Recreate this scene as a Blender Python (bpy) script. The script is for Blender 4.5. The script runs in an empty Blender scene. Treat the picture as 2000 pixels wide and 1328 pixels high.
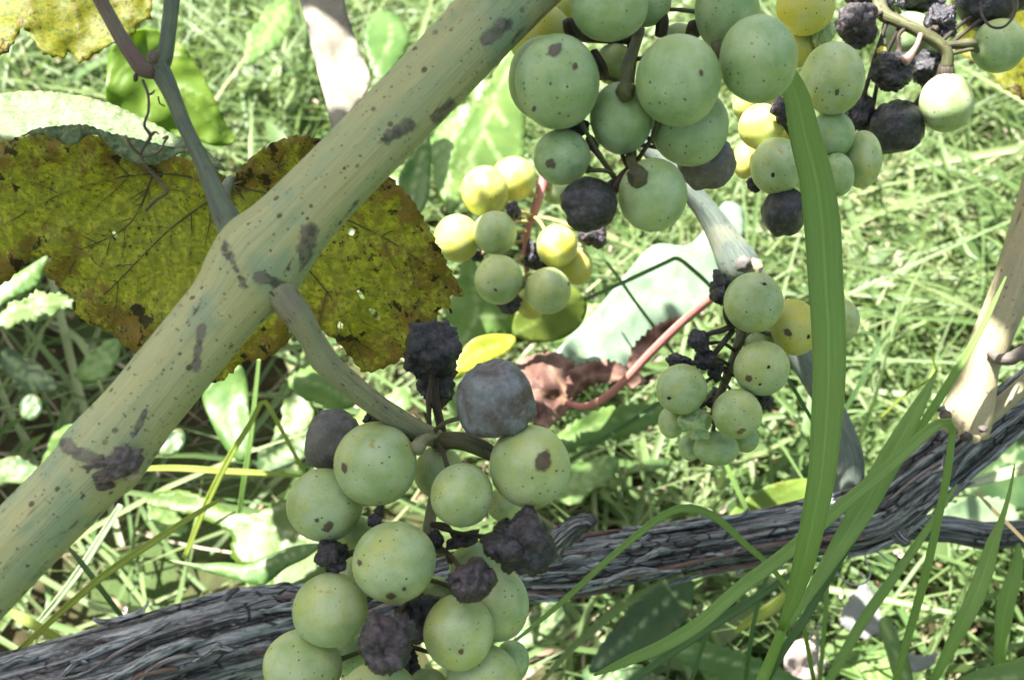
import bpy, math, random
import numpy as np
from mathutils import Vector, Matrix, noise
from mathutils.geometry import delaunay_2d_cdt

random.seed(7)
rng = np.random.default_rng(11)
SC = bpy.context.scene
COL = SC.collection

# ------------------------------------------------------------------ camera
CAM_H = 0.50                       # camera height over the ground, metres
PITCH = 42.0                       # degrees below the horizon
FPX = 2144.0                       # focal length in photograph pixels (2000 px wide)
cam_d = bpy.data.cameras.new('camera')
cam = bpy.data.objects.new('camera', cam_d)
COL.objects.link(cam)
cam.location = (0, 0, CAM_H)
cam.rotation_euler = (math.radians(90 - PITCH), 0, 0)
cam_d.sensor_width = 36.0
cam_d.lens = 36.0 * FPX / 2000.0
cam_d.clip_start = 0.01
cam_d.clip_end = 500
cam_d.dof.use_dof = True
cam_d.dof.focus_distance = 0.26
cam_d.dof.aperture_fstop = 25
SC.camera = cam

# ------------------------------------------------------------------ sun and sky
SUN = Vector((-0.36, 0.13, 1.0)).normalized()      # towards the sun
w = bpy.data.worlds.new('World')
SC.world = w
w.use_nodes = True
nt = w.node_tree
bg = nt.nodes['Background']
sk = nt.nodes.new('ShaderNodeTexSky')
sk.sky_type = 'NISHITA'
sk.sun_disc = False
sk.sun_elevation = math.asin(SUN.z)
sk.sun_rotation = math.atan2(SUN.x, SUN.y)
sk.dust_density = 5.0                # hazy bright summer sky
sk.ozone_density = 0.4
hs = nt.nodes.new('ShaderNodeHueSaturation')
hs.inputs['Hue'].default_value = 0.455
hs.inputs['Saturation'].default_value = 0.75
nt.links.new(sk.outputs[0], hs.inputs['Color'])
nt.links.new(hs.outputs[0], bg.inputs[0])
bg.inputs[1].default_value = 0.052
sun_d = bpy.data.lights.new('sun', 'SUN')
sun_d.energy = 5.0
sun_d.angle = math.radians(0.5)
sun_d.color = (1.0, 0.97, 0.91)
sun = bpy.data.objects.new('sun', sun_d)
COL.objects.link(sun)
sun.location = (0, 0, 5)
sun.rotation_euler = SUN.to_track_quat('Z', 'Y').to_euler()
SC.view_settings.view_transform = 'Standard'
SC.view_settings.look = 'None'
SC.view_settings.gamma = 1
SC.view_settings.exposure = 2.4

# ------------------------------------------------------------------ helpers
CR = cam.rotation_euler.to_matrix()
CX, CY, CZ = CR.col[0], CR.col[1], CR.col[2]       # camera right, up, back
CL = Vector(cam.location)


def at(px, py, d):
    """world point seen at photograph pixel (px, py), d metres along the view axis"""
    return CL + CX * ((px - 1000) / FPX * d) - CY * ((py - 664) / FPX * d) - CZ * d


def ground_at(px, py):
    v = at(px, py, 1) - CL
    return CL + v * (CL.z / -v.z)


def tag(o, label=None, cat=None, group=None, kind=None):
    if label: o['label'] = label
    if cat: o['category'] = cat
    if group: o['group'] = group
    if kind: o['kind'] = kind
    return o


def empty(name, loc, label, cat, group=None):
    o = bpy.data.objects.new(name, None)
    COL.objects.link(o)
    o.location = loc
    o.empty_display_size = 0.01
    return tag(o, label, cat, group)


def mesh_obj(name, verts, faces, mat, parent=None, origin=None, uvs=None, attrs=None, smooth=True, solid=0):
    """one mesh object from world-space vertices"""
    if origin is None:
        origin = Vector(parent.location) if parent else (sum((Vector(v) for v in verts), Vector()) / len(verts))
    V = np.asarray([tuple(v) for v in verts], dtype=float) - np.asarray(tuple(origin))
    me = bpy.data.meshes.new(name)
    me.from_pydata(V.tolist(), [], faces)
    if uvs is not None:
        uv = me.uv_layers.new(name='UVMap')
        li = np.empty(len(me.loops), dtype=np.int32)
        me.loops.foreach_get('vertex_index', li)
        U = np.asarray(uvs, dtype=np.float32)[li]
        uv.data.foreach_set('uv', U.ravel())
    if attrs:
        for k, a in attrs.items():
            at_ = me.attributes.new(k, 'FLOAT', 'POINT')
            at_.data.foreach_set('value', np.asarray(a, dtype=np.float32))
    if smooth:
        me.polygons.foreach_set('use_smooth', [True] * len(me.polygons))
    me.materials.append(mat)
    me.update()
    o = bpy.data.objects.new(name, me)
    COL.objects.link(o)
    if parent:
        o.parent = parent
        o.location = Vector(origin) - Vector(parent.location)
    else:
        o.location = origin
    if solid:
        m = o.modifiers.new('thickness', 'SOLIDIFY')
        m.thickness = solid
        m.offset = 0
    return o


def catmull(P, n):
    """resample rows of P (any dimension) with a Catmull-Rom spline to n rows, even by chord of the first columns"""
    P = np.asarray(P, float)
    if len(P) == 2:
        t = np.linspace(0, 1, n)[:, None]
        return P[0] * (1 - t) + P[1] * t
    Q = np.vstack([2 * P[0] - P[1], P, 2 * P[-1] - P[-2]])
    seg = np.linalg.norm(P[1:, :2] - P[:-1, :2], axis=1) + 1e-9
    cum = np.concatenate([[0], np.cumsum(seg)])
    out = []
    for s in np.linspace(0, cum[-1], n):
        i = min(len(seg) - 1, max(0, np.searchsorted(cum, s) - 1))
        t = (s - cum[i]) / seg[i]
        p0, p1, p2, p3 = Q[i], Q[i + 1], Q[i + 2], Q[i + 3]
        out.append(0.5 * (2 * p1 + (p2 - p0) * t + (2 * p0 - 5 * p1 + 4 * p2 - p3) * t * t + (3 * p1 - p0 - 3 * p2 + p3) * t ** 3))
    return np.array(out)


def tube_geo(pts, radii, seg=12, disp=None):
    """verts, faces, uvs of a capped tube; disp(i, angle, along_metres, radius) -> radius"""
    pts = [Vector(p) for p in pts]
    n = len(pts)
    T = []
    for i in range(n):
        a = pts[max(0, i - 1)]; b = pts[min(n - 1, i + 1)]
        T.append((b - a).normalized())
    ref = CZ.copy()
    ref = (ref - T[0] * ref.dot(T[0])).normalized()
    V, F, U = [], [], []
    along = 0
    for i in range(n):
        if i: along += (pts[i] - pts[i - 1]).length
        ref = (ref - T[i] * ref.dot(T[i])).normalized()
        bi = T[i].cross(ref)
        for k in range(seg + 1):
            a = 2 * math.pi * (k % seg) / seg
            r = radii[i] if disp is None else disp(i, a, along, radii[i])
            V.append(pts[i] + ref * (math.cos(a) * r) + bi * (math.sin(a) * r))
            U.append((k / seg, along))
    s1 = seg + 1
    for i in range(n - 1):
        for k in range(seg):
            F.append((i * s1 + k, i * s1 + k + 1, (i + 1) * s1 + k + 1, (i + 1) * s1 + k))
    for end in (0, n - 1):
        c = len(V); V.append(pts[end] + T[end] * (radii[end] * (0.35 if end else -0.35))); U.append((0.5, along if end else 0))
        for k in range(seg):
            f = (end * s1 + k, end * s1 + k + 1, c)
            F.append(f if end else f[::-1])
    return V, F, U


def px_tube(name, rows, mat, parent=None, n=40, seg=12, disp=None):
    """rows of (px, py, depth, radius in px)"""
    R = catmull(rows, n)
    pts = [at(a, b, d) for a, b, d, r in R]
    rad = [max(0.00012, r * d / FPX) for a, b, d, r in R]
    V, F, U = tube_geo(pts, rad, seg, disp)
    return mesh_obj(name, V, F, mat, parent, uvs=U)


# ------------------------------------------------------------------ node helpers
class NT:
    def __init__(s, name):
        s.m = bpy.data.materials.new(name); s.m.use_nodes = True
        s.t = s.m.node_tree; s.t.nodes.clear()
        s.out = s.n('ShaderNodeOutputMaterial')

    def n(s, kind, **kw):
        x = s.t.nodes.new(kind)
        for k, v in kw.items(): setattr(x, k, v)
        return x

    def l(s, a, b): s.t.links.new(a, b)

    def put(s, sock, v):
        if hasattr(v, 'links'): s.l(v, sock)
        else:
            if isinstance(v, tuple) and len(v) == 3 and sock.type == 'RGBA': v = (*v, 1)
            sock.default_value = v

    def math(s, op, a, b=0.0, c=0.0):
        x = s.n('ShaderNodeMath', operation=op)
        for i, v in enumerate((a, b, c)): s.put(x.inputs[i], v)
        return x.outputs[0]

    def mix(s, f, a, b, blend='MIX'):
        x = s.n('ShaderNodeMix', data_type='RGBA', blend_type=blend)
        s.put(x.inputs[0], f); s.put(x.inputs[6], a); s.put(x.inputs[7], b)
        return x.outputs[2]

    def ramp(s, f, lo, hi, smooth=True):
        x = s.n('ShaderNodeMapRange')
        if smooth: x.interpolation_type = 'SMOOTHSTEP'
        s.put(x.inputs[0], f); s.put(x.inputs[1], lo); s.put(x.inputs[2], hi)
        return x.outputs[0]

    def cramp(s, f, stops):
        x = s.n('ShaderNodeValToRGB')
        e = x.color_ramp.elements
        while len(e) > 1: e.remove(e[-1])
        e[0].position = stops[0][0]; e[0].color = (*stops[0][1], 1)
        for p, c in stops[1:]:
            k = e.new(p); k.color = (*c, 1)
        s.put(x.inputs[0], f)
        return x.outputs[0]

    def noise(s, co, scale, detail=4, rough=0.55, dist=0.0):
        x = s.n('ShaderNodeTexNoise')
        s.put(x.inputs['Vector'], co); s.put(x.inputs['Scale'], scale)
        x.inputs['Detail'].default_value = detail; x.inputs['Roughness'].default_value = rough
        x.inputs['Distortion'].default_value = dist
        return x.outputs[0]

    def voro(s, co, scale, feature='F1', rnd=1.0):
        x = s.n('ShaderNodeTexVoronoi', feature=feature)
        s.put(x.inputs['Vector'], co); s.put(x.inputs['Scale'], scale)
        x.inputs['Randomness'].default_value = rnd
        return x

    def objco(s, random_offset=False):
        c = s.n('ShaderNodeTexCoord').outputs['Object']
        if random_offset:
            oi = s.n('ShaderNodeObjectInfo')
            v = s.n('ShaderNodeVectorMath', operation='MULTIPLY_ADD')
            s.l(oi.outputs['Random'], v.inputs[0]); v.inputs[1].default_value = (91, 57, 33)
            s.l(c, v.inputs[2])
            return v.outputs[0]
        return c

    def uv(s, su=1.0, sv=1.0):
        c = s.n('ShaderNodeTexCoord').outputs['UV']
        m = s.n('ShaderNodeMapping'); m.inputs['Scale'].default_value = (su, sv, 1)
        s.l(c, m.inputs['Vector'])
        return m.outputs[0]

    def attr(s, name):
        return s.n('ShaderNodeAttribute', attribute_name=name).outputs['Fac']

    def bump(s, h, strength=0.4, dist=0.001):
        b = s.n('ShaderNodeBump'); s.put(b.inputs['Height'], h)
        b.inputs['Strength'].default_value = strength; b.inputs['Distance'].default_value = dist
        return b.outputs[0]

    def bsdf(s, col, rough=0.5, spec=0.4, normal=None, sss=0, sss_r=(1, .6, .2), sss_scale=0.003):
        p = s.n('ShaderNodeBsdfPrincipled')
        s.put(p.inputs['Base Color'], col); s.put(p.inputs['Roughness'], rough)
        s.put(p.inputs['Specular IOR Level'], spec)
        if normal is not None: s.l(normal, p.inputs['Normal'])
        if sss:
            s.put(p.inputs['Subsurface Weight'], sss)
            p.inputs['Subsurface Radius'].default_value = sss_r
            p.inputs['Subsurface Scale'].default_value = sss_scale
        return p.outputs[0]

    def thin(s, col, tcol, amount, rough=0.5, spec=0.35, normal=None):
        """leaf: reflecting face plus light coming through"""
        p = s.bsdf(col, rough, spec, normal)
        t = s.n('ShaderNodeBsdfTranslucent'); s.put(t.inputs[0], tcol)
        if normal is not None: s.l(normal, t.inputs['Normal'])
        x = s.n('ShaderNodeMixShader'); s.put(x.inputs[0], amount)
        s.l(p, x.inputs[1]); s.l(t.outputs[0], x.inputs[2])
        return x.outputs[0]

    def done(s, sh):
        s.l(sh, s.out.inputs[0]); return s.m


# ------------------------------------------------------------------ materials
def mat_grape(name, c1, c2, stain=0.66, bloom=0.5, sss=0.75):
    n = NT(name); co = n.objco(True)
    col = n.mix(n.ramp(n.noise(co, 0.9, 3), .38, .66), c1, c2)
    col = n.mix(n.math('MULTIPLY', n.ramp(n.noise(co, 1.5, 5, .55), .32, .70), bloom), col, (.50, .58, .40))
    st = n.ramp(n.noise(co, 1.5, 5, .6, .6), stain, stain + .09)
    col = n.mix(n.math('MULTIPLY', st, .75), col, (.33, .25, .05))
    st2 = n.ramp(n.noise(co, 2.3, 6, .7), .735, .78)
    col = n.mix(n.math('MULTIPLY', st2, .8), col, (.10, .06, .03))
    v = n.voro(co, 5.2)
    sep = n.n('ShaderNodeSeparateColor'); n.l(v.outputs['Color'], sep.inputs[0])
    thr = n.math('MULTIPLY_ADD', sep.outputs[0], .14, .045)
    d = n.math('SUBTRACT', thr, v.outputs['Distance'])
    dot = n.ramp(d, 0.0, .035)
    col = n.mix(n.math('MULTIPLY', dot, .93), col, (.022, .025, .014))
    v3 = n.voro(co, 12.5)
    col = n.mix(n.math('MULTIPLY', n.ramp(v3.outputs['Distance'], .17, .09), .7), col, (.085, .07, .03))
    v2 = n.voro(co, 17)
    fl = n.ramp(v2.outputs['Distance'], .16, .08)
    col = n.mix(n.math('MULTIPLY', fl, .22), col, (.75, .8, .6))
    bm = n.bump(n.noise(co, 14, 4), .15, .0006)
    s = n.bsdf(col, n.math('MULTIPLY_ADD', n.noise(co, 3, 3), .25, .30), .42, bm, sss, (1, .8, .22), .0042)
    return n.done(s)


GRAPE = mat_grape('grape skin', (.26, .35, .14), (.37, .425, .135))
GRAPE_DEEP = mat_grape('grape skin deeper green', (.20, .32, .13), (.30, .39, .15), .70, .45)
GRAPE_PALE = mat_grape('grape skin sunlit yellow', (.44, .45, .09), (.54, .49, .06), .72, .32, .7)  # yellow berries and sunlit ones: the sun's glow is put into the colour


def mat_rot(name, a, b, bloom, rough=.45, wr=8):
    n = NT(name); co = n.objco(True)
    col = n.mix(n.ramp(n.noise(co, 1.4, 5), .35, .65), a, b)
    col = n.mix(n.math('MULTIPLY', n.ramp(n.noise(co, 3.2, 6, .7), .42, .75), bloom), col, (.30, .31, .36))
    dots = n.ramp(n.voro(co, 6).outputs['Distance'], .10, .05)
    col = n.mix(dots, col, (.012, .01, .012))
    h = n.noise(co, wr, 6, .65, .4)
    return n.done(n.bsdf(col, rough, .55, n.bump(h, .5, .0012), .12, (1, .4, .3), .001))


SHRIVEL = mat_rot('shrivelled skin', (.007, .009, .014), (.030, .023, .029), .16, .27)
SHRIVEL_P = mat_rot('shrivelled purple skin', (.012, .008, .011), (.052, .033, .038), .28, .4)
RAISIN = mat_rot('black raisin skin', (.006, .008, .013), (.022, .017, .02), .2, .27)
DUSTY = mat_rot('grey bloomed skin', (.13, .15, .15), (.085, .060, .055), .6, .55, 3)
BROWNISH = mat_rot('brown bloomed skin', (.085, .075, .075), (.12, .105, .08), .35, .5, 3)

def mat_scar(name, a, b, rough=.7):
    n = NT(name); co = n.objco()
    soft = n.attr('soft')
    p = n.bsdf(n.mix(n.noise(co, 3 if name != 'cane lesion' else 700, 5), a, b), rough, .25)
    if name == 'cane lesion': return n.done(p)
    t = n.n('ShaderNodeBsdfTransparent')
    x = n.n('ShaderNodeMixShader')
    n.put(x.inputs[0], n.ramp(n.math('ADD', soft, n.math('MULTIPLY_ADD', n.noise(co, 7, 5), .9, -.45)), .05, .75))
    n.l(t.outputs[0], x.inputs[1]); n.l(p, x.inputs[2])
    return n.done(x.outputs[0])


SCAR = mat_scar('corky scar', (.06, .04, .024), (.14, .11, .07))
BLACKSPOT = mat_scar('black spot', (.010, .008, .007), (.03, .022, .02), .5)
STAINED = mat_scar('brown stain', (.15, .11, .03), (.20, .15, .04), .5)
BRUISE = mat_scar('soft bruise', (.10, .10, .08), (.13, .10, .07), .5)
LESION = mat_scar('cane lesion', (.065, .04, .022), (.13, .095, .06))


def mat_wood(name, c1, c2, c3, spot=(.075, .038, .017), spot_amt=1.0, streak=9, dirt=.5):
    """young cane: smooth bark, streaks along it, dark lesions and dots"""
    n = NT(name)
    st = n.noise(n.uv(6, 30), 1.0, 5, .6)
    o = n.objco()
    col = n.mix(n.ramp(st, .36, .64), c1, c2)
    col = n.mix(n.math('MULTIPLY', n.ramp(n.noise(o, 75, 3), .48, .66), .75), col, c3)
    fine = n.noise(n.uv(60, 160), 1.0, 4)
    col = n.mix(n.math('MULTIPLY', n.ramp(fine, .45, .75), .18), col, (.5, .47, .33))
    fb = n.noise(n.uv(80, 14), 1.0, 4, .65)
    col = n.mix(n.math('MULTIPLY', n.ramp(fb, .5, .7), .35), col, tuple(x * .55 for x in c2))
    col = n.mix(n.math('MULTIPLY', n.ramp(fb, .46, .3), .25), col, (.5, .47, .30))
    a = n.noise(n.uv(20, 90), 1.0, 5, .65, .4)
    les = n.math('MULTIPLY', n.ramp(a, .615, .665), n.ramp(n.noise(o, 60, 2), .38, .55))
    v = n.voro(n.uv(20, 420), 1.0)
    sep = n.n('ShaderNodeSeparateColor'); n.l(v.outputs['Color'], sep.inputs[0])
    dot = n.ramp(n.math('SUBTRACT', n.math('MULTIPLY_ADD', sep.outputs[1], .34, -.04), v.outputs['Distance']), 0, .06)
    v2 = n.voro(n.uv(48, 1050), 1.0)
    sep2 = n.n('ShaderNodeSeparateColor'); n.l(v2.outputs['Color'], sep2.inputs[0])
    fd = n.math('MULTIPLY', n.ramp(n.math('SUBTRACT', n.math('MULTIPLY_ADD', sep2.outputs[1], .36, -.05), v2.outputs['Distance']), 0, .08), n.ramp(n.noise(n.uv(5, 70), 1.0, 4, .6), .36, .50))
    les = n.math('MAXIMUM', les, n.math('MULTIPLY', fd, .85))
    mk = n.math('MULTIPLY', n.math('MAXIMUM', les, n.math('MULTIPLY', dot, n.ramp(n.noise(o, 110, 3), .30, .5))), spot_amt)
    col = n.mix(n.math('MULTIPLY', mk, .85), col, spot)
    nd = n.math('ADD', n.attr('node'), n.math('MULTIPLY_ADD', n.noise(o, 420, 6, .75), 2.2, -1.15))
    ndm = n.math('MULTIPLY', n.ramp(nd, .25, .6), n.ramp(n.attr('node'), .03, .3))
    col = n.mix(n.math('MULTIPLY', ndm, .85), col, n.mix(n.ramp(n.noise(o, 420, 5), .4, .6), (.035, .03, .03), (.15, .125, .105)))
    h = n.math('ADD', n.math('MULTIPLY', n.noise(n.uv(22, 60), 1.0, 5), .6), n.math('MULTIPLY', n.math('ADD', mk, n.math('MULTIPLY', ndm, n.noise(o, 500, 5))), -.4))
    return n.done(n.bsdf(col, .55, .3, n.bump(n.math('ADD', h, n.math('MULTIPLY', fb, .5)), .6, .0006), .1, (1, .8, .4), .0008))


CANE = mat_wood('green cane bark', (.385, .365, .17), (.30, .335, .17), (.185, .275, .175))
CANE_PALE = mat_wood('pale cane bark', (.36, .32, .20), (.29, .26, .16), (.40, .31, .18), (.12, .07, .05), .8)
CANE_GREY = mat_wood('grey cane bark', (.12, .15, .125), (.075, .10, .09), (.20, .21, .155), (.03, .03, .03), .6)
SHOOT = mat_wood('lateral shoot bark', (.12, .15, .095), (.075, .09, .07), (.19, .22, .12), (.04, .025, .03), .7)
SHOOT_RED = mat_wood('reddish shoot bark', (.17, .10, .085), (.13, .085, .08), (.18, .15, .11), (.05, .02, .02), .5)
PEDUNCLE = mat_wood('bunch stalk bark', (.29, .285, .15), (.21, .225, .13), (.17, .15, .11), (.045, .03, .025), 1.0)
STALK = mat_wood('stalklet bark', (.095, .105, .035), (.06, .055, .03), (.03, .022, .016), (.02, .015, .012), 1.0)
STALK_RED = mat_wood('red stalk', (.42, .14, .13), (.40, .19, .15), (.45, .11, .13), (.12, .03, .03), .5)
DARKSTALK = mat_wood('dead stalk', (.03, .02, .018), (.05, .035, .025), (.02, .016, .014), (.01, .01, .01), .6)
TENDRIL = mat_wood('tendril bark', (.075, .05, .04), (.10, .075, .055), (.05, .04, .03), (.02, .015, .015), .5)

n = NT('old bark')
a = n.noise(n.uv(20, 22), 1.0, 7, .68, .6)
b = n.noise(n.uv(64, 48), 1.0, 5, .7)
o = n.objco()
col = n.cramp(a, [(.33, (.010, .010, .010)), (.43, (.06, .062, .064)), (.51, (.18, .19, .195)), (.64, (.46, .48, .485))])
gr = n.noise(n.uv(150, 330), 1.0, 4, .75)
col = n.mix(n.math('MULTIPLY', n.ramp(gr, .52, .68), .5), col, (.015, .013, .012))
col = n.mix(n.math('MULTIPLY', n.ramp(gr, .47, .36), .5), col, (.40, .40, .37))
ck = n.voro(n.uv(26, 120), 1.0, 'DISTANCE_TO_EDGE').outputs['Distance']
ckm = n.math('MULTIPLY', n.ramp(ck, .09, .01), n.ramp(n.noise(o, 70, 4), .44, .56))
col = n.mix(n.math('MULTIPLY', ckm, .85), col, (.012, .010, .010))
red = n.math('MULTIPLY', n.ramp(n.noise(n.uv(5, 14), 1.0, 4), .56, .66), .75)
col = n.mix(red, col, (.15, .085, .06))
col = n.mix(n.math('MULTIPLY', n.ramp(b, .5, .62), .8), col, (.012, .010, .011))
BARK = n.done(n.bsdf(col, .85, .15, n.bump(n.math('ADD', n.math('ADD', a, n.math('MULTIPLY', b, .5)), n.math('MULTIPLY', n.math('ADD', gr, ckm), -.5)), 1.0, .0012)))
n = NT('peeling bark')
a = n.noise(n.uv(5, 130), 1.0, 6, .7)
rr = n.n('ShaderNodeObjectInfo').outputs['Random']
col = n.mix(n.ramp(a, .38, .62), (.05, .05, .05), (.36, .38, .385))
col = n.mix(n.math('MULTIPLY', n.ramp(rr, .62, .8), .8), col, (.12, .062, .048))
STRIP = n.done(n.bsdf(col, .85, .15, n.bump(a, .6, .0006)))


def mat_leaf(name, g1, g2, g3, brown=.35, edge=.8, black=.5, tr=.35, veincol=(.25, .24, .10), vein=.6, trcol=None, fine=1.0):
    """senescing vine leaf: g1..g3 mottled, brown blotches growing towards the margin, black flecks"""
    n = NT(name); o = n.objco(); e = n.attr('edge'); ve = n.attr('vein')
    col = n.mix(n.ramp(n.noise(o, 380 * fine, 5, .7), .40, .60), g1, g2)
    col = n.mix(n.ramp(n.noise(o, 800 * fine, 4, .7), .48, .60), col, g3)
    bf = n.math('ADD', n.noise(o, 120 * fine, 7, .78), n.math('MULTIPLY', e, .24 * edge))
    bm = n.ramp(bf, .74 - brown * .32, .83 - brown * .22)
    bc = n.mix(n.ramp(n.noise(o, 240, 4), .4, .62), (.16, .085, .022), (.30, .165, .04))
    col = n.mix(n.math('MULTIPLY', bm, .85), col, bc)
    s = n.n('ShaderNodeMapping'); s.inputs['Rotation'].default_value = (.4, .3, .7); s.inputs['Scale'].default_value = (1, .45, 1)
    n.l(o, s.inputs['Vector'])
    fl = n.ramp(n.noise(s.outputs[0], 850 * fine, 5, .7), .565, .615)
    fl = n.math('MULTIPLY', fl, n.ramp(n.noise(o, 75, 5, .65), .42, .58))
    big = n.ramp(n.math('ADD', n.noise(o, 130, 4, .6), n.math('MULTIPLY', e, .13)), .70, .73)
    blk = n.math('MULTIPLY', n.math('MAXIMUM', fl, big), black)
    col = n.mix(blk, col, (.025, .018, .010))
    ne = n.voro(o, 330 * fine, 'DISTANCE_TO_EDGE').outputs['Distance']
    net = n.math('MULTIPLY', n.ramp(ne, .07, .02), .25)
    col = n.mix(net, col, veincol)
    col = n.mix(n.math('MULTIPLY', ve, vein), col, veincol)
    tc = n.mix(n.math('MULTIPLY', n.math('MAXIMUM', blk, n.math('MULTIPLY', bm, .6)), .9), trcol or g2, (.05, .025, .01))
    h = n.math('ADD', n.noise(o, 260, 5), n.math('MULTIPLY', ve, .6))
    return n.done(n.thin(col, tc, tr, .55, .25, n.bump(h, .5, .0007)))


LEAF_OLIVE = mat_leaf('olive vine leaf', (.27, .30, .03), (.56, .55, .05), (.20, .24, .04), .43, .9, .95, .40, (.11, .10, .03), .45, (.62, .60, .05))
LEAF_YELLOW = mat_leaf('yellow vine leaf', (.15, .16, .008), (.20, .19, .008), (.07, .115, .011), .34, .5, .9, .42, (.10, .075, .02), .6, (.33, .30, .012))
LEAF_PALE = mat_leaf('pale leaf underside', (.13, .18, .09), (.085, .13, .06), (.24, .27, .13), .16, .6, .35, .25, (.17, .21, .12), .4, (.4, .5, .2))


def mat_weed(name, c, c2, t, amt=.4, rough=.42, vein=(.45, .55, .28), v=.6, spots=0):
    n = NT(name); o = n.objco(); e = n.attr('edge'); ve = n.attr('vein')
    col = n.mix(n.ramp(n.noise(o, 90, 5), .35, .65), c, c2)
    col = n.mix(n.math('MULTIPLY', n.ramp(n.noise(o, 500, 4), .5, .7), .3), col, tuple(x * .6 for x in c))
    if spots:
        sp = n.ramp(n.math('ADD', n.noise(o, 190, 5, .7), n.math('MULTIPLY', e, .12)), .66, .72)
        col = n.mix(n.math('MULTIPLY', sp, spots), col, (.12, .065, .03))
    col = n.mix(n.math('MULTIPLY', ve, v), col, vein)
    h = n.math('ADD', n.noise(o, 220, 4), n.math('MULTIPLY', ve, .8))
    return n.done(n.thin(col, n.mix(n.math('MULTIPLY', ve, .3), t, vein), amt, rough, .4, n.bump(h, .35, .0006)))


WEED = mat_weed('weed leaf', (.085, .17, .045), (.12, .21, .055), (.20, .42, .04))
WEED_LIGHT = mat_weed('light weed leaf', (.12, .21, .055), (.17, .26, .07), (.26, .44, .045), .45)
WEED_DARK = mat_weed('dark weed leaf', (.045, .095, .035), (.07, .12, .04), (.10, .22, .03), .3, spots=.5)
WEED_YEL = mat_weed('yellow weed leaf', (.38, .42, .06), (.45, .46, .07), (.75, .78, .05), .55)
WEED_SILVER = mat_weed('silvery weed leaf', (.17, .25, .165), (.25, .33, .235), (.4, .5, .3), .25)
STRAW_LEAF = mat_weed('bleached straw leaf', (.27, .25, .195), (.185, .17, .13), (.4, .36, .28), .25, .6, (.20, .17, .13), .7, .55)

n = NT('dry brown leaf'); o = n.objco(); e = n.attr('edge'); ve = n.attr('vein')
col = n.mix(n.ramp(n.noise(o, 60, 5), .38, .64), (.12, .062, .047), (.29, .18, .14))
col = n.mix(n.ramp(n.noise(o, 190, 5, .7), .52, .7), col, (.075, .04, .03))
col = n.mix(n.math('MULTIPLY', ve, .6), col, (.33, .22, .12))
DRYLEAF = n.done(n.thin(col, col, .2, .7, .2, n.bump(n.noise(o, 300, 5), .6, .0008)))


def mat_blade(name, c, c2, t, amt=.45):
    n = NT(name); o = n.objco()
    st = n.noise(n.uv(26, 6), 1.0, 3)
    col = n.mix(n.ramp(st, .35, .65), c, c2)
    u = n.n('ShaderNodeSeparateXYZ'); n.l(n.uv(1, 1), u.inputs[0])
    mid = n.ramp(n.math('ABSOLUTE', n.math('SUBTRACT', u.outputs[0], .5)), .05, .015)
    col = n.mix(n.math('MULTIPLY', mid, .4), col, tuple(min(1, x * 1.7) for x in c2))
    fl = n.ramp(n.voro(n.uv(13, 900), 1.0).outputs['Distance'], .13, .06)
    col = n.mix(n.math('MULTIPLY', fl, .35), col, (.5, .58, .3))
    col = n.mix(n.math('MULTIPLY', n.ramp(n.noise(o, 55, 4), .55, .72), .35), col, (.26, .27, .08))
    br = n.ramp(n.noise(n.uv(7, 120), 1.0, 5, .7), .66, .74)
    col = n.mix(n.math('MULTIPLY', br, .7), col, (.20, .15, .05))
    col = n.mix(n.math('MULTIPLY', n.ramp(n.noise(n.uv(60, 8), 1.0, 3), .52, .66), .3), col, tuple(x * .55 for x in c))
    return n.done(n.thin(col, t, amt, .45, .4, n.bump(st, .5, .0005)))


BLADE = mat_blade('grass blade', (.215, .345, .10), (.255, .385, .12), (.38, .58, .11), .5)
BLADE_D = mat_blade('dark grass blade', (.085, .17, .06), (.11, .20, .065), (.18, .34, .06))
BLADE_Y = mat_blade('yellow green blade', (.28, .35, .07), (.34, .40, .08), (.52, .62, .06))
BLADE_P = mat_blade('pale blade', (.36, .44, .26), (.42, .48, .32), (.45, .55, .25), .3)

n = NT('meadow grass'); r_ = n.attr('rnd'); h_ = n.attr('tt')
col = n.cramp(r_, [(0, (.03, .07, .022)), (.35, (.075, .14, .045)), (.62, (.145, .21, .085)), (.80, (.23, .275, .13)), (.92, (.38, .34, .22)), (1, (.44, .36, .27))])
col = n.mix(n.math('MULTIPLY', h_, .25), col, (.25, .30, .10))
tcol = n.mix(.28, col, (.38, .52, .14))
MEADOW = n.done(n.thin(col, tcol, .36, .45, .35))
n = NT('litter'); r_ = n.attr('rnd')
col = n.cramp(r_, [(0, (.06, .04, .028)), (.4, (.20, .14, .09)), (.7, (.42, .30, .25)), (1, (.55, .42, .38))])
LITTER = n.done(n.bsdf(col, .7, .25))
n = NT('soil'); o = n.objco()
col = n.cramp(n.noise(o, 45, 8, .7), [(.3, (.014, .012, .007)), (.5, (.035, .03, .015)), (.7, (.065, .06, .03))])
col = n.mix(n.ramp(n.noise(o, 9, 5), .45, .6), col, (.05, .075, .025))
SOIL = n.done(n.bsdf(col, .95, .1, n.bump(n.noise(o, 60, 8), 1, .006)))
n = NT('shade leaf'); o = n.objco()
col = n.mix(n.ramp(n.noise(o, 30, 4), .4, .6), (.07, .13, .03), (.11, .17, .04))
SHADE_LEAF = n.done(n.thin(col, (.20, .34, .05), .4, .45, .4))
n = NT('cottony scrap'); o = n.objco()
SCRAP = n.done(n.thin(n.mix(n.noise(o, 160, 5), (.14, .15, .13), (.30, .31, .29)), (.6, .6, .58), .25, .8, .15, n.bump(n.noise(o, 400, 5), .7, .001)))

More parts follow.
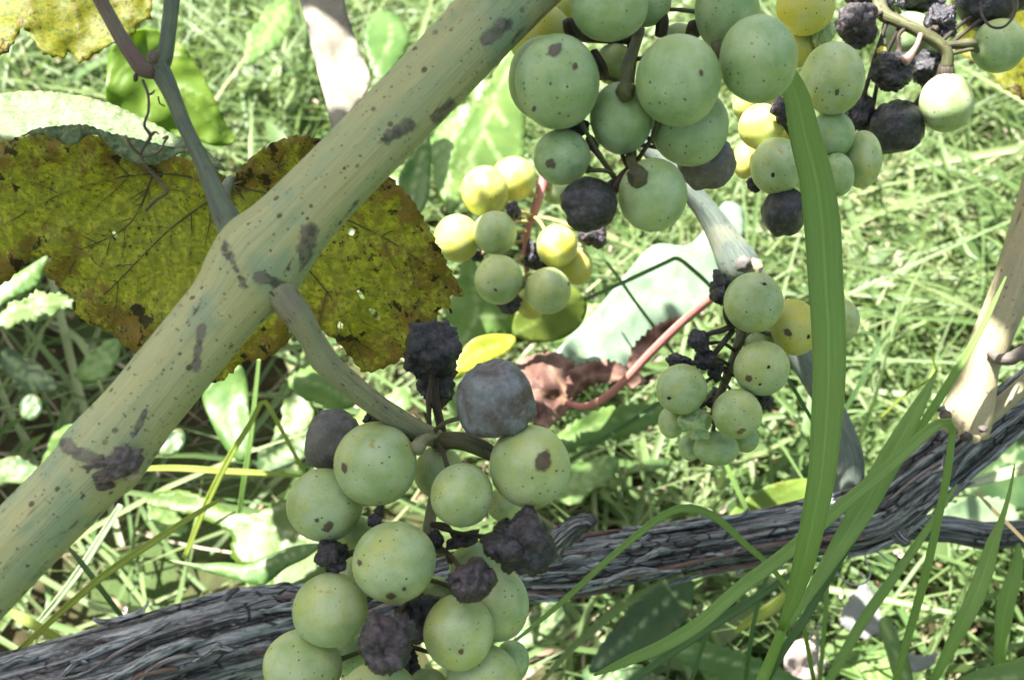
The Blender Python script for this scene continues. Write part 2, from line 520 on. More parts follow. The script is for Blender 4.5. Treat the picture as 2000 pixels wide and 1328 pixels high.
# ------------------------------------------------------------------ ground
gs = []
N = 60
for j in range(N + 1):
    for i in range(N + 1):
        fx = (i / N * 2 - 1); fy = (j / N * 2 - 1)
        x = fx * 1.5 + fx ** 7 * 120; y = .8 + fy * 1.5 + fy ** 7 * 120
        z = 0.012 * noise.noise(Vector((x * 5, y * 5, 0))) + 0.006 * noise.noise(Vector((x * 17, y * 17, 3)))
        gs.append((x, y, z - .008))
gf = [(j * (N + 1) + i, j * (N + 1) + i + 1, (j + 1) * (N + 1) + i + 1, (j + 1) * (N + 1) + i) for j in range(N) for i in range(N)]
g = mesh_obj('ground', gs, gf, SOIL, origin=Vector((0, 0, 0)))
tag(g, kind='structure')


# ------------------------------------------------------------------ grass, counted by nobody
def ribbons(name, B, az, L, Wd, lean, curl, up, mat, rnd, K=5, kind='stuff', fold=.25):
    n_ = len(B)
    t = np.linspace(0, 1, K + 1)[None, :]
    out = L[:, None] * (lean[:, None] * t + curl[:, None] * t ** 2)
    zz = L[:, None] * (up[:, None] * t - (curl[:, None] * .55 + .12 * lean[:, None]) * t ** 2.2)
    P = np.zeros((n_, K + 1, 3))
    wob = rng.normal(0, .035, (n_, 1)) * L[:, None] * np.sin(t * 3.1)
    P[..., 0] = B[:, None, 0] + np.cos(az)[:, None] * out - np.sin(az)[:, None] * wob
    P[..., 1] = B[:, None, 1] + np.sin(az)[:, None] * out + np.cos(az)[:, None] * wob
    P[..., 2] = np.maximum(B[:, None, 2] + zz, .002 + .012 * rng.random((n_, 1)))
    wd = Wd[:, None] * np.clip(np.minimum(.75 + .5 * t, (1.02 - t) * 2.2), .03, 1)
    tw = az + math.pi / 2 + rng.normal(0, .5, n_)
    tilt = rng.normal(0, .55, n_)
    S = np.stack([np.cos(tw) * np.cos(tilt), np.sin(tw) * np.cos(tilt), np.sin(tilt)], -1)[:, None, :]
    A = P - S * wd[..., None] * .5
    C = P + S * wd[..., None] * .5
    M = P.copy(); M[..., 2] -= wd * fold
    V = np.stack([A, M, C], 2).reshape(-1, 3)
    idx = np.arange(n_ * (K + 1) * 3).reshape(n_, K + 1, 3)
    q1 = np.stack([idx[:, :-1, 0], idx[:, :-1, 1], idx[:, 1:, 1], idx[:, 1:, 0]], -1).reshape(-1, 4)
    q2 = np.stack([idx[:, :-1, 1], idx[:, :-1, 2], idx[:, 1:, 2], idx[:, 1:, 1]], -1).reshape(-1, 4)
    Q = np.vstack([q1, q2]).astype(np.int32)
    me = bpy.data.meshes.new(name)
    me.vertices.add(len(V)); me.vertices.foreach_set('co', V.astype(np.float32).ravel())
    me.loops.add(Q.size); me.loops.foreach_set('vertex_index', Q.ravel())
    me.polygons.add(len(Q))
    me.polygons.foreach_set('loop_start', np.arange(0, Q.size, 4, dtype=np.int32))
    me.polygons.foreach_set('use_smooth', np.ones(len(Q), dtype=bool))
    a = me.attributes.new('rnd', 'FLOAT', 'POINT'); a.data.foreach_set('value', np.repeat(rnd, (K + 1) * 3).astype(np.float32))
    a = me.attributes.new('tt', 'FLOAT', 'POINT'); a.data.foreach_set('value', np.tile(np.repeat(t[0], 3), n_).astype(np.float32))
    me.materials.append(mat)
    me.update(); me.validate()
    o = bpy.data.objects.new(name, me); COL.objects.link(o)
    tag(o, kind=kind)
    return o


def scatter(n_, x0, x1, y0, y1, clump=.6, cs=9):
    X = []
    while len(X) < n_:
        x = random.uniform(x0, x1); y = random.uniform(y0, y1)
        v = min(1, max(0, noise.noise(Vector((x * cs * 1.6, y * cs * 1.6, 1.7))) * 1.1 + .5))
        if x < .02 and y < .72 and random.random() < .72: continue
        if random.random() < (1 - clump) + clump * v * 1.6: X.append((x, y, 0))
    return np.array(X)


def grass(name, n_, box, lr, wr, leanr, upr, rndr, azm=None, clump=.6, K=5):
    B = scatter(n_, *box, clump=clump)
    az = rng.uniform(0, 2 * math.pi, n_) if azm is None else rng.normal(azm, .75, n_)
    L = rng.uniform(*lr, n_); Wd = rng.uniform(*wr, n_)
    lean = rng.uniform(*leanr, n_); curl = rng.uniform(.0, .2, n_); up = rng.uniform(*upr, n_)
    patch = np.array([noise.noise(Vector((b[0] * 4, b[1] * 4, 9))) for b in B])
    rnd = np.clip(rng.beta(2, 2.2, n_) * (rndr[1] - rndr[0]) + rndr[0] + patch * .18, 0, 1)
    return ribbons(name, B, az, L, Wd, lean, curl, up, MEADOW, rnd, K)


tag(grass('grass', 17000, (-.75, .95, .22, 1.7), (.05, .17), (.0018, .0046), (.15, .9), (.25, .85), (0, .85), None, .95), 'short green grass covering the ground under the vine', 'grass')
tag(grass('long_grass', 5200, (-.75, .95, .3, 1.75), (.16, .32), (.0025, .006), (.45, 1.0), (.15, .6), (.15, .9), None, .75), 'long lying grass blades tangled over the lawn', 'grass')
tag(grass('long_grass', 8500, (-.05, 1.0, .42, 1.75), (.14, .30), (.0014, .0034), (.75, 1.15), (.1, .4), (.25, 1.0), .75, .3), 'long pale grass blades leaning right over the sunlit lawn', 'grass')
tag(grass('dry_grass', 4500, (-.75, .95, .22, 1.75), (.06, .2), (.001, .0028), (.6, 1.1), (.02, .2), (.86, 1.05), .6), 'dead straw matted between the green grass', 'dry grass')
tag(grass('far_grass', 14000, (-3, 3, 1.7, 5), (.08, .2), (.004, .008), (.3, .9), (.25, .8), (.1, .9), K=3), 'rough grass beyond the vine row', 'grass')
tag(grass('near_grass', 7000, (-2.2, 2.2, -1.5, .22), (.06, .16), (.004, .007), (.3, .9), (.25, .7), (.1, .8), K=3), 'rough grass around the foot of the vine', 'grass')
# small broad leaves in the turf
nb = 1500
B = scatter(nb, -.75, .95, .25, 1.6, .8, 6); B[:, 2] = rng.uniform(.005, .05, nb)
ribs = ribbons('ground_cover', B, rng.uniform(0, 6.28, nb), rng.uniform(.02, .055, nb), rng.uniform(.008, .02, nb), rng.uniform(.6, 1, nb), rng.uniform(.1, .4, nb), rng.uniform(.2, .6, nb), MEADOW, rng.uniform(.1, .62, nb), 5, fold=.12)
tag(ribs, 'small broad weed leaves growing among the grass', 'weeds')
nb = 5200
B = scatter(nb, -.75, .95, .22, 1.6, .5, 12); B[:, 2] = rng.uniform(.004, .035, nb)
ribs = ribbons('litter', B, rng.uniform(0, 6.28, nb), rng.uniform(.003, .012, nb), rng.uniform(.0014, .004, nb), rng.uniform(.7, 1, nb), rng.uniform(0, .3, nb), rng.uniform(0, .5, nb), LITTER, rng.uniform(0, 1, nb), 3)
tag(ribs, 'pinkish dry chaff and seed husks lying in the grass', 'litter')


# ------------------------------------------------------------------ leaves from outlines
def inside(p, poly):
    c = False; x, y = p; j = len(poly) - 1
    for i in range(len(poly)):
        xi, yi = poly[i]; xj, yj = poly[j]
        if (yi > y) != (yj > y) and x < (xj - xi) * (y - yi) / (yj - yi + 1e-12) + xi: c = not c
        j = i
    return c


def densify(poly, sp, smooth=True):
    P = np.asarray(poly, float)
    if smooth:
        Q = np.vstack([P[-2:], P, P[:2]])
        pts = []
        for i in range(2, len(Q) - 2):
            p0, p1, p2, p3 = Q[i - 1], Q[i], Q[i + 1], Q[i + 2]
            k = max(1, int(np.linalg.norm(p2 - p1) / sp))
            for t in np.arange(k) / k:
                pts.append(0.5 * (2 * p1 + (p2 - p0) * t + (2 * p0 - 5 * p1 + 4 * p2 - p3) * t * t + (3 * p1 - p0 - 3 * p2 + p3) * t ** 3))
        return np.array(pts)
    pts = []
    for i in range(len(P)):
        a, b = P[i], P[(i + 1) % len(P)]
        k = max(1, int(np.linalg.norm(b - a) / sp))
        for t in np.arange(k) / k: pts.append(a + (b - a) * t)
    return np.array(pts)


SURF = {}


def poly_leaf(name, poly, dep, mat, parent=None, step=10, veins=(), und=.002, us=40, teeth=0, tooth_sp=3, holes=(),
              thick=.00028, smooth=True, vw=3.5, vraise=.0003, seed=0, bulge=0.0):
    """dep = (d0, slope per 1000 px in x, slope per 1000 px in y) about the outline's centre"""
    rnd = random.Random(seed + len(poly) * 7)
    out = densify(poly, step * .7, smooth)
    ctr = out.mean(0)
    m = len(out)
    if teeth:
        nrm = np.roll(out, -1, 0) - np.roll(out, 1, 0)
        nrm = np.stack([nrm[:, 1], -nrm[:, 0]], 1); nrm /= np.linalg.norm(nrm, axis=1)[:, None] + 1e-9
        area = np.sum(out[:, 0] * np.roll(out[:, 1], -1) - np.roll(out[:, 0], -1) * out[:, 1])
        nrm *= 1 if area > 0 else -1
        k = np.arange(m)
        saw = ((k % tooth_sp) / tooth_sp - .5) * 2
        out = out + nrm * (saw * teeth + np.array([rnd.gauss(0, teeth * .35) for _ in k]))[:, None]
    pts = [Vector(p) for p in out]
    edges = [(i, (i + 1) % m) for i in range(m)]
    hl = []
    for h in holes:
        b0 = len(pts); hp = densify(h, step * .6, True); pts += [Vector(p) for p in hp]
        edges += [(b0 + i, b0 + (i + 1) % len(hp)) for i in range(len(hp))]; hl.append(hp)
    x0, y0 = out.min(0); x1, y1 = out.max(0)
    OUT = out
    yy = y0
    row = 0
    while yy < y1:
        xx = x0 + (step * .5 if row % 2 else 0)
        while xx < x1:
            p = (xx + rnd.uniform(-.2, .2) * step, yy + rnd.uniform(-.2, .2) * step)
            if inside(p, OUT) and np.min(np.hypot(OUT[:, 0] - p[0], OUT[:, 1] - p[1])) > step * .55 and not any(inside(p, h) for h in hl):
                pts.append(Vector(p))
            xx += step
        yy += step * .87; row += 1
    V2, _, F, *_ = delaunay_2d_cdt(pts, edges, [], 0, 1e-4)
    F = [f for f in F if inside(((V2[f[0]].x + V2[f[1]].x + V2[f[2]].x) / 3, (V2[f[0]].y + V2[f[1]].y + V2[f[2]].y) / 3), OUT)
         and not any(inside(((V2[f[0]].x + V2[f[1]].x + V2[f[2]].x) / 3, (V2[f[0]].y + V2[f[1]].y + V2[f[2]].y) / 3), h) for h in hl)]
    X = np.array([(v.x, v.y) for v in V2])
    segs = []
    for v in veins:
        vv = catmull([(*p, 0) for p in v], 14)[:, :2]
        for i in range(len(vv) - 1): segs.append((vv[i], vv[i + 1], 1 - .6 * i / len(vv)))
    vein = np.zeros(len(X))
    for a, b, s in segs:
        ab = b - a; L2 = ab @ ab + 1e-9
        t = np.clip(((X - a) @ ab) / L2, 0, 1)
        dd = np.linalg.norm(X - (a + t[:, None] * ab), axis=1)
        vein = np.maximum(vein, np.exp(-(dd / (vw * s)) ** 2))
    de = np.array([np.min(np.hypot(OUT[:, 0] - p[0], OUT[:, 1] - p[1])) for p in X])
    size = max(40, min(x1 - x0, y1 - y0))
    edge = np.clip(1 - de / (size * .3), 0, 1)
    d0, sx, sy = dep
    D = d0 + sx * (X[:, 0] - ctr[0]) / 1000 + sy * (X[:, 1] - ctr[1]) / 1000
    W = []
    for i, p in enumerate(X):
        q = Vector((p[0] / 1000 * us, p[1] / 1000 * us, seed))
        d = D[i] + und * (noise.noise(q * .35) * 1.4 + noise.noise(q) * .5) - vein[i] * vraise + bulge * (1 - edge[i]) ** 2 * -1 + edge[i] * und * .7 * noise.noise(q * 2.1)
        W.append(at(p[0], p[1], d))
    def surf(px, py, lift=0.0):
        q = Vector((px / 1000 * us, py / 1000 * us, seed))
        return d0 + sx * (px - ctr[0]) / 1000 + sy * (py - ctr[1]) / 1000 + und * (noise.noise(q * .35) * 1.4 + noise.noise(q) * .5) - vraise * .5 - lift
    SURF[name if parent is None else parent.name + name] = surf
    return mesh_obj(name, W, F, mat, parent, attrs={'vein': vein, 'edge': edge}, solid=thick)


def leaf_thing(name, label, cat, poly, dep, mat, group=None, **kw):
    o = poly_leaf(name, poly, dep, mat, **kw)
    return tag(o, label, cat, group)


# ---- the big mottled leaf behind the cane
bl = empty('vine_leaf', at(452, 345, .285), 'large olive vine leaf with brown margins and black flecks lying behind the thick cane', 'leaf')
big = [(-90, 300), (-40, 285), (60, 265), (160, 262), (250, 275), (330, 300), (400, 320), (440, 345), (452, 362), (468, 332), (500, 300), (560, 268), (610, 268),
       (660, 290), (760, 345), (800, 385), (835, 440), (866, 498), (890, 545), (908, 578), (880, 580), (884, 612), (862, 600), (845, 640), (800, 690), (760, 715),
       (715, 728), (690, 705), (650, 660), (600, 640), (566, 640), (566, 665), (520, 700), (475, 708), (432, 745), (380, 740), (330, 715), (262, 690), (215, 650), (150, 622),
       (146, 585), (110, 555), (84, 528), (100, 503), (60, 508), (20, 545), (-40, 570), (-100, 560)]
V0 = (452, 362)
bveins = [[V0, (300, 340), (130, 375), (-60, 480)], [V0, (330, 450), (220, 560), (160, 610)], [V0, (430, 520), (420, 640), (432, 735)],
          [V0, (560, 480), (660, 600), (712, 715)], [V0, (600, 400), (760, 470), (895, 570)], [V0, (560, 320), (620, 290)],
          [(300, 340), (250, 440), (130, 500)], [(330, 450), (330, 560), (280, 660)], [(560, 480), (690, 520), (830, 620)], [(300, 340), (150, 310), (0, 310)],
          [(600, 400), (720, 400), (800, 400)], [(660, 600), (760, 640), (790, 680)], [(220, 380), (140, 440), (0, 520)]]
sr = random.Random(2)
for v in bveins[:10]:
    vv = catmull([(*p, 0) for p in v], 9)[:, :2]
    for i_ in range(1, 8):
        dr = vv[min(8, i_ + 1)] - vv[i_ - 1]; dr /= np.linalg.norm(dr)
        for sd_ in (-1, 1):
            if sr.random() < .25: continue
            a_ = sd_ * sr.uniform(.7, 1.05); ln_ = sr.uniform(45, 95)
            d2 = np.array((dr[0] * math.cos(a_) - dr[1] * math.sin(a_), dr[0] * math.sin(a_) + dr[1] * math.cos(a_)))
            bveins.append([tuple(vv[i_]), tuple(vv[i_] + d2 * ln_ * .5 + dr * 4), tuple(vv[i_] + d2 * ln_ + dr * 16)])
poly_leaf('blade', big, (.290, -.03, .075), LEAF_OLIVE, bl, step=8, veins=bveins, und=.0045, us=11, teeth=2.6, tooth_sp=4, seed=3, vw=4,
          holes=[[(678, 449), (688, 444), (694, 452), (688, 461), (680, 458)], [(696, 568), (701, 566), (712, 580), (713, 585), (706, 584)],
                 [(720, 604), (731, 603), (743, 620), (741, 625), (733, 623)], [(657, 630), (664, 627), (671, 633), (669, 642), (661, 643)],
                 [(218, 452), (224, 451), (232, 462), (230, 468), (224, 464)], [(66, 480), (73, 478), (76, 484), (70, 488)]])
VEIN = mat_wood('leaf vein', (.10, .085, .03), (.07, .055, .025), (.16, .14, .05), (.03, .02, .012), .8)
su = SURF[bl.name + 'blade']
for v in bveins[:7]:
    vv = catmull([(*p, 0) for p in v], 30)[:, :2]
    Vt, Ft, Ut = [], [], []
    lines = [(vv, 2.3)]
    for w_ in bveins[13:]:
        if np.min(np.hypot(*(vv - np.array(w_[0])).T)) < 6: lines.append((catmull([(*p, 0) for p in w_], 12)[:, :2], 1.1))
    for ln_, r0 in lines:
        n_ = len(ln_)
        pts = [at(p[0], p[1], su(p[0], p[1], .00012)) for p in ln_]
        a_, f_, u_ = tube_geo(pts, [max(.3, r0 * (1 - .75 * k / n_)) * .29 / FPX for k in range(n_)], 6)
        b_ = len(Vt); Vt += a_; Ut += u_; Ft += [tuple(q + b_ for q in f) for f in f_]
    mesh_obj('vein', Vt, Ft, VEIN, bl, uvs=Ut)
fold = [(-90, 205), (-30, 188), (60, 178), (150, 186), (220, 204), (290, 236), (350, 268), (410, 300), (442, 335), (400, 318), (372, 300), (352, 298), (330, 312), (300, 322),
        (262, 318), (215, 296), (195, 270), (170, 262), (142, 282), (105, 270), (62, 262), (40, 280), (0, 296), (-90, 300)]
o = poly_leaf('folded_margin', fold, (.292, 0, -.13), LEAF_PALE, bl, step=9, veins=[[(-60, 200), (120, 200), (280, 245), (430, 325)]], und=.003, us=22, teeth=1.6, seed=9)
o['label'] = 'pale upper margin of the leaf rolled over into the sun'
o = poly_leaf('margin_lip', [(40, 268), (70, 252), (115, 246), (165, 244), (205, 256), (262, 270), (330, 286), (372, 292), (374, 301), (352, 299), (330, 312), (300, 322), (262, 318), (232, 304), (215, 290), (196, 268), (172, 264), (144, 284), (122, 280), (104, 270), (70, 262)],
              (.269, 0, .0), LEAF_PALE, bl, step=7, und=.0025, us=26, teeth=1.4, seed=19)
o['label'] = 'scalloped grey green edge of the rolled margin'
px_tube('petiole', [(446, 430, .236, 15), (436, 395, .25, 13), (444, 362, .266, 11), (452, 350, .278, 8)], SHOOT, bl, 20, 10)

# ---- other leaves of the vine
leaf_thing('vine_leaf', 'bright yellow vine leaf with orange brown blotch in the top left corner', 'leaf',
           [(-80, -70), (310, -70), (298, -10), (294, 35), (272, 46), (259, 70), (217, 89), (186, 108), (154, 124), (141, 104), (122, 114), (84, 106), (68, 85), (45, 55), (32, 74), (8, 106), (-80, 112)],
           (.32, .02, -.06), LEAF_YELLOW, step=9, veins=[[(100, -60), (60, 0), (10, 100)], [(100, -60), (150, 20), (155, 115)], [(100, -60), (220, 0), (265, 50)], [(60, 0), (75, 60), (84, 100)]],
           und=.004, us=16, teeth=3, tooth_sp=3, seed=5)
leaf_thing('vine_leaf', 'plain bright green leaf standing behind the forked shoot', 'leaf',
           [(222, 88), (280, 55), (343, 77), (385, 130), (412, 178), (440, 240), (460, 276), (425, 286), (372, 272), (300, 260), (216, 215), (209, 140)],
           (.40, .05, .02), mat_weed('fresh vine leaf', (.12, .21, .028), (.17, .26, .03), (.36, .52, .02), .5, .45, (.26, .34, .10), .5, .3), step=8, veins=[[(260, 70), (340, 170), (445, 270)], [(290, 108), (240, 140), (214, 190)], [(320, 145), (290, 200), (295, 250)], [(350, 180), (345, 230), (372, 270)], [(300, 120), (360, 110), (390, 140)], [(340, 170), (400, 190), (430, 225)]], und=.004, us=14, seed=6)
leaf_thing('vine_leaf', 'small rounded olive green leaf under the sunlit bunch', 'leaf',
           [(1000, 645), (1008, 612), (1040, 580), (1085, 560), (1120, 560), (1143, 585), (1146, 608), (1130, 640), (1095, 663), (1050, 669), (1012, 660)],
           (.455, .05, .0), mat_weed('olive leaf', (.13, .18, .03), (.18, .23, .04), (.30, .42, .03), .45, .4, (.25, .32, .10), .5, .3), step=8, veins=[[(1005, 655), (1070, 620), (1140, 575)]], und=.003, us=20, seed=8)
leaf_thing('vine_leaf', 'yellow leaf mottled with decay behind the wrinkled berries in the top right corner', 'leaf',
           [(1870, -60), (2080, -60), (2080, 215), (2010, 200), (1965, 178), (1925, 140), (1890, 118), (1862, 92), (1880, 50), (1862, 10)],
           (.42, .05, -.05), LEAF_YELLOW, step=9, veins=[[(2060, -30), (1960, 60), (1880, 95)], [(2060, -30), (2000, 90), (1980, 170)]], und=.005, us=16, teeth=4, seed=12)
leaf_thing('vine_leaf', 'big silvery leaf lying flat in full sun behind the red leaf stalk', 'leaf',
           [(1075, 712), (1100, 670), (1160, 610), (1215, 545), (1275, 480), (1345, 478), (1392, 425), (1418, 394), (1452, 412), (1450, 470), (1440, 530), (1405, 568), (1365, 612), (1300, 655), (1255, 705), (1170, 728)],
           (.50, .08, -.10), WEED_SILVER, step=11, veins=[[(1120, 705), (1260, 580), (1420, 430)]], und=.004, us=12, seed=14)

# ---- curled dry leaf with its red stalk
dl = empty('dry_leaf', at(1110, 790, .43), 'crumpled pinkish brown dead leaf hanging on a red stalk', 'leaf')
poly_leaf('blade', [(1012, 706), (1050, 690), (1090, 688), (1122, 708), (1140, 742), (1120, 790), (1085, 830), (1050, 832), (1015, 790), (1000, 745)], (.458, .05, -.12), DRYLEAF, dl,
          step=6, veins=[[(1118, 788), (1070, 770), (1010, 760)], [(1118, 788), (1090, 740), (1060, 695)], [(1118, 788), (1090, 810), (1060, 828)]], und=.008, us=26, teeth=3, seed=21)
poly_leaf('blade', [(1108, 782), (1105, 742), (1128, 712), (1180, 702), (1225, 716), (1265, 742), (1235, 757), (1200, 748), (1165, 752), (1128, 772)], (.45, -.05, -.12), DRYLEAF, dl,
          step=6, veins=[[(1112, 780), (1150, 735), (1255, 742)]], und=.007, us=26, teeth=3, seed=22)
poly_leaf('blade', [(1225, 720), (1240, 670), (1290, 630), (1325, 618), (1330, 632), (1290, 665), (1262, 700), (1240, 728)], (.44, 0, 0), DRYLEAF, dl, step=7, und=.005, us=26, teeth=3, seed=23)
px_tube('petiole', [(1108, 786, .455, 6), (1140, 794, .44, 7), (1180, 778, .43, 8), (1225, 738, .422, 8.5), (1270, 690, .415, 8.5), (1330, 632, .405, 9), (1395, 578, .392, 9), (1440, 545, .385, 8)], STALK_RED, dl, 40, 12)

# ---- weeds and leaves behind the vine
leaf_thing('dead_leaf', 'bleached white straw leaf behind the upper half of the cane', 'leaf',
           [(578, -60), (662, -60), (676, 20), (700, 90), (724, 158), (700, 205), (660, 258), (648, 250), (636, 200), (612, 110), (596, 40)],
           (.42, .03, -.10), STRAW_LEAF, step=9, veins=[[(610, -50), (650, 120), (690, 200)], [(625, 10), (670, 60), (705, 120)]], und=.003, us=16, seed=31)
leaf_thing('weed_leaf', 'broad light green weed leaf between the cane and the top bunch', 'leaf',
           [(1000, 92), (1022, 180), (1026, 300), (990, 345), (940, 345), (905, 385), (880, 430), (872, 360), (884, 290), (905, 235), (950, 165)],
           (.56, .1, -.1), WEED_LIGHT, step=10, veins=[[(1005, 110), (950, 240), (890, 400)], [(985, 160), (1015, 210)], [(965, 210), (1010, 270)], [(945, 255), (985, 325)], [(975, 185), (930, 210)], [(950, 240), (905, 280)], [(925, 300), (890, 330)], [(918, 320), (935, 345)]], und=.008, us=7, teeth=3, seed=33)
leaf_thing('weed_leaf', 'narrow mid green leaf below the cane beside the big mottled leaf', 'leaf',
           [(778, 350), (806, 300), (836, 262), (842, 320), (834, 395), (812, 420), (790, 395)], (.5, .05, -.1), WEED, step=9, veins=[[(800, 410), (815, 340), (836, 265)]], und=.004, us=8, seed=34)
leaf_thing('weed_leaf', 'blurred green leaf just above the cane near its upper end', 'leaf',
           [(712, 60), (738, 22), (775, 30), (800, 75), (782, 125), (745, 160), (722, 130)], (.66, .1, -.2), WEED, step=9, veins=[[(730, 150), (760, 90), (765, 30)]], und=.008, us=8, teeth=3, seed=35)
leaf_thing('weed_leaf', 'pale lobed leaf between the mottled leaf tip and the sunlit bunch', 'leaf',
           [(868, 618), (888, 560), (905, 500), (925, 505), (960, 560), (1002, 600), (1004, 650), (960, 655), (930, 672), (898, 700), (888, 650)], (.50, .05, -.05), WEED_LIGHT, step=9,
           veins=[[(890, 690), (930, 620), (920, 520)], [(930, 620), (990, 620)]], und=.006, us=8, teeth=3, seed=36)
leaf_thing('weed_leaf', 'yellow leaf curling up behind the blue grey berry', 'leaf',
           [(874, 740), (894, 695), (925, 662), (970, 652), (1008, 660), (988, 690), (945, 712), (906, 730)], (.45, .05, -.05), WEED_YEL, step=8, veins=[[(880, 730), (935, 690), (1003, 662)]], und=.004, us=9, seed=37)
leaf_thing('weed_leaf', 'toothed bright green leaf right of the front bunch below the dry leaf', 'leaf',
           [(1060, 880), (1110, 832), (1165, 800), (1230, 788), (1300, 790), (1288, 828), (1225, 852), (1150, 868), (1100, 890)], (.50, .06, -.15), WEED_LIGHT, step=9,
           veins=[[(1070, 878), (1170, 830), (1290, 800)]], und=.005, us=7, teeth=4, seed=38)
wl = empty('weed_leaf', at(630, 1060, .40), 'large yellow green folded leaf with white midrib left of the front bunch', 'leaf')
poly_leaf('blade', [(286, 984), (305, 962), (345, 955), (395, 968), (440, 992), (492, 1004), (556, 974), (610, 990), (668, 1060), (660, 1110), (585, 1158), (530, 1156), (528, 1118), (482, 1104), (452, 1090), (448, 1042), (400, 1016), (345, 1000)],
          (.42, -.05, -.1), mat_weed('lit weed leaf', (.085, .16, .02), (.12, .19, .03), (.22, .34, .02), .55, .42, (.6, .66, .4), .8), wl, step=9, veins=[[(290, 983), (450, 1010), (560, 1040), (650, 1066)], [(450, 1010), (520, 1000), (560, 985)], [(560, 1040), (545, 1090), (540, 1140)]], und=.004, us=6, teeth=2, seed=40, vw=5)
o = poly_leaf('folded_half', [(329, 1093), (385, 1100), (440, 1098), (482, 1102), (520, 1085), (575, 1066), (628, 1062), (600, 1088), (560, 1108), (528, 1134), (505, 1142), (437, 1126), (380, 1110)],
              (.395, .0, -.08), WEED, wl, step=8, veins=[[(340, 1096), (480, 1112), (620, 1064)]], und=.003, us=6, seed=41)
leaf_thing('weed_leaf', 'sunlit pale leaf tip poking out below the mottled leaf at the left edge', 'leaf',
           [(-60, 660), (-20, 618), (8, 606), (22, 588), (48, 584), (70, 564), (92, 574), (118, 570), (146, 586), (141, 604), (118, 606), (102, 620), (84, 614), (70, 630), (46, 626), (20, 646), (0, 640)], (.41, .05, -.1), mat_weed('sunlit jagged leaf', (.13, .21, .06), (.20, .28, .11), (.3, .45, .06), .4), step=7, veins=[[(-50, 640), (50, 600), (140, 590)], [(20, 612), (40, 595)], [(70, 598), (90, 580)], [(60, 600), (80, 620)]], und=.003, us=12, teeth=3, smooth=False, seed=43)
leaf_thing('weed_leaf', 'dark green folded leaf at the left edge under the mottled leaf margin', 'leaf',
           [(-60, 600), (-20, 560), (40, 530), (92, 500), (84, 535), (64, 565), (10, 590), (-40, 640)], (.43, .05, -.1), WEED, step=8, veins=[[(-50, 610), (30, 560), (88, 505)]], und=.003, us=8, seed=44)
leaf_thing('weed_leaf', 'upright plain green leaf below the brown tip of the mottled leaf', 'leaf',
           [(395, 772), (425, 735), (465, 712), (482, 740), (486, 800), (496, 850), (480, 900), (452, 890), (420, 840)], (.47, .05, -.1), WEED, step=9, veins=[[(475, 890), (455, 810), (462, 720)]], und=.006, us=7, seed=45)
leaf_thing('weed_leaf', 'lobed bright green leaf below the bunch stalk', 'leaf',
           [(560, 745), (600, 715), (640, 722), (668, 745), (700, 790), (672, 800), (650, 822), (622, 790), (590, 780)], (.48, .05, -.1), WEED_LIGHT, step=9, veins=[[(690, 790), (630, 755), (570, 745)]], und=.006, us=7, teeth=3, seed=46)
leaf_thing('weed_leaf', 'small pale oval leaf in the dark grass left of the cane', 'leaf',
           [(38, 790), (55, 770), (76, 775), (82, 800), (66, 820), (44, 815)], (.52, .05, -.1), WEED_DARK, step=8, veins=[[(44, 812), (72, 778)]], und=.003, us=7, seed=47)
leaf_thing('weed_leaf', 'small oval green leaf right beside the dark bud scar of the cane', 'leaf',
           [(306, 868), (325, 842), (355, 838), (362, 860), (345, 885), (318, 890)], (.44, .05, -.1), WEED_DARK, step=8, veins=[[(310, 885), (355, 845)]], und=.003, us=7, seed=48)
leaf_thing('weed_leaf', 'olive leaf with brown edge lying on the far side of the old trunk', 'leaf',
           [(1420, 1015), (1450, 978), (1500, 948), (1572, 934), (1600, 950), (1590, 990), (1520, 1008), (1460, 1030)], (.46, .05, -.05), mat_weed('olive weed leaf', (.12, .19, .03), (.17, .24, .04), (.3, .42, .03), .4, .5, (.25, .3, .1), .3, .5), step=8, veins=[[(1430, 1010), (1580, 945)]], und=.004, us=8, seed=49)
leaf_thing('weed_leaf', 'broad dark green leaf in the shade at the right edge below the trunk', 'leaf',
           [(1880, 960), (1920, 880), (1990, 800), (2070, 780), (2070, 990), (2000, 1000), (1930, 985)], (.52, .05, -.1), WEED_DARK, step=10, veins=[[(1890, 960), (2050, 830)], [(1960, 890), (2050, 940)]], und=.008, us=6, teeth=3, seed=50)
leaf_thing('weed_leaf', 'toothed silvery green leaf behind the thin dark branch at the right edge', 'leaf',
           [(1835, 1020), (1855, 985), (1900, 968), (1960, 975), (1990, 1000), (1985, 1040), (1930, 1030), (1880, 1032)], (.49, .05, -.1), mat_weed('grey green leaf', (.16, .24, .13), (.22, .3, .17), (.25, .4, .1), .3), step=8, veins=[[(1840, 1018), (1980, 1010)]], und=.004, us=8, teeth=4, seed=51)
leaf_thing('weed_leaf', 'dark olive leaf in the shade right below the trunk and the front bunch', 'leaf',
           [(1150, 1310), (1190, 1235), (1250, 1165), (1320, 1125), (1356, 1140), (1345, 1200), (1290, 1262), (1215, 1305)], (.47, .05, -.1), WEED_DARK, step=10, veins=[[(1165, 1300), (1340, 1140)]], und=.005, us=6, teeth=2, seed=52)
leaf_thing('weed_leaf', 'toothed green leaf lying along the bottom edge left of the tall grass stem', 'leaf',
           [(1290, 1262), (1345, 1250), (1400, 1256), (1460, 1275), (1540, 1310), (1580, 1350), (1450, 1360), (1400, 1325), (1340, 1298)], (.42, .05, -.1), WEED, step=9, veins=[[(1295, 1265), (1420, 1290), (1560, 1345)]], und=.004, us=8, teeth=4, seed=53)
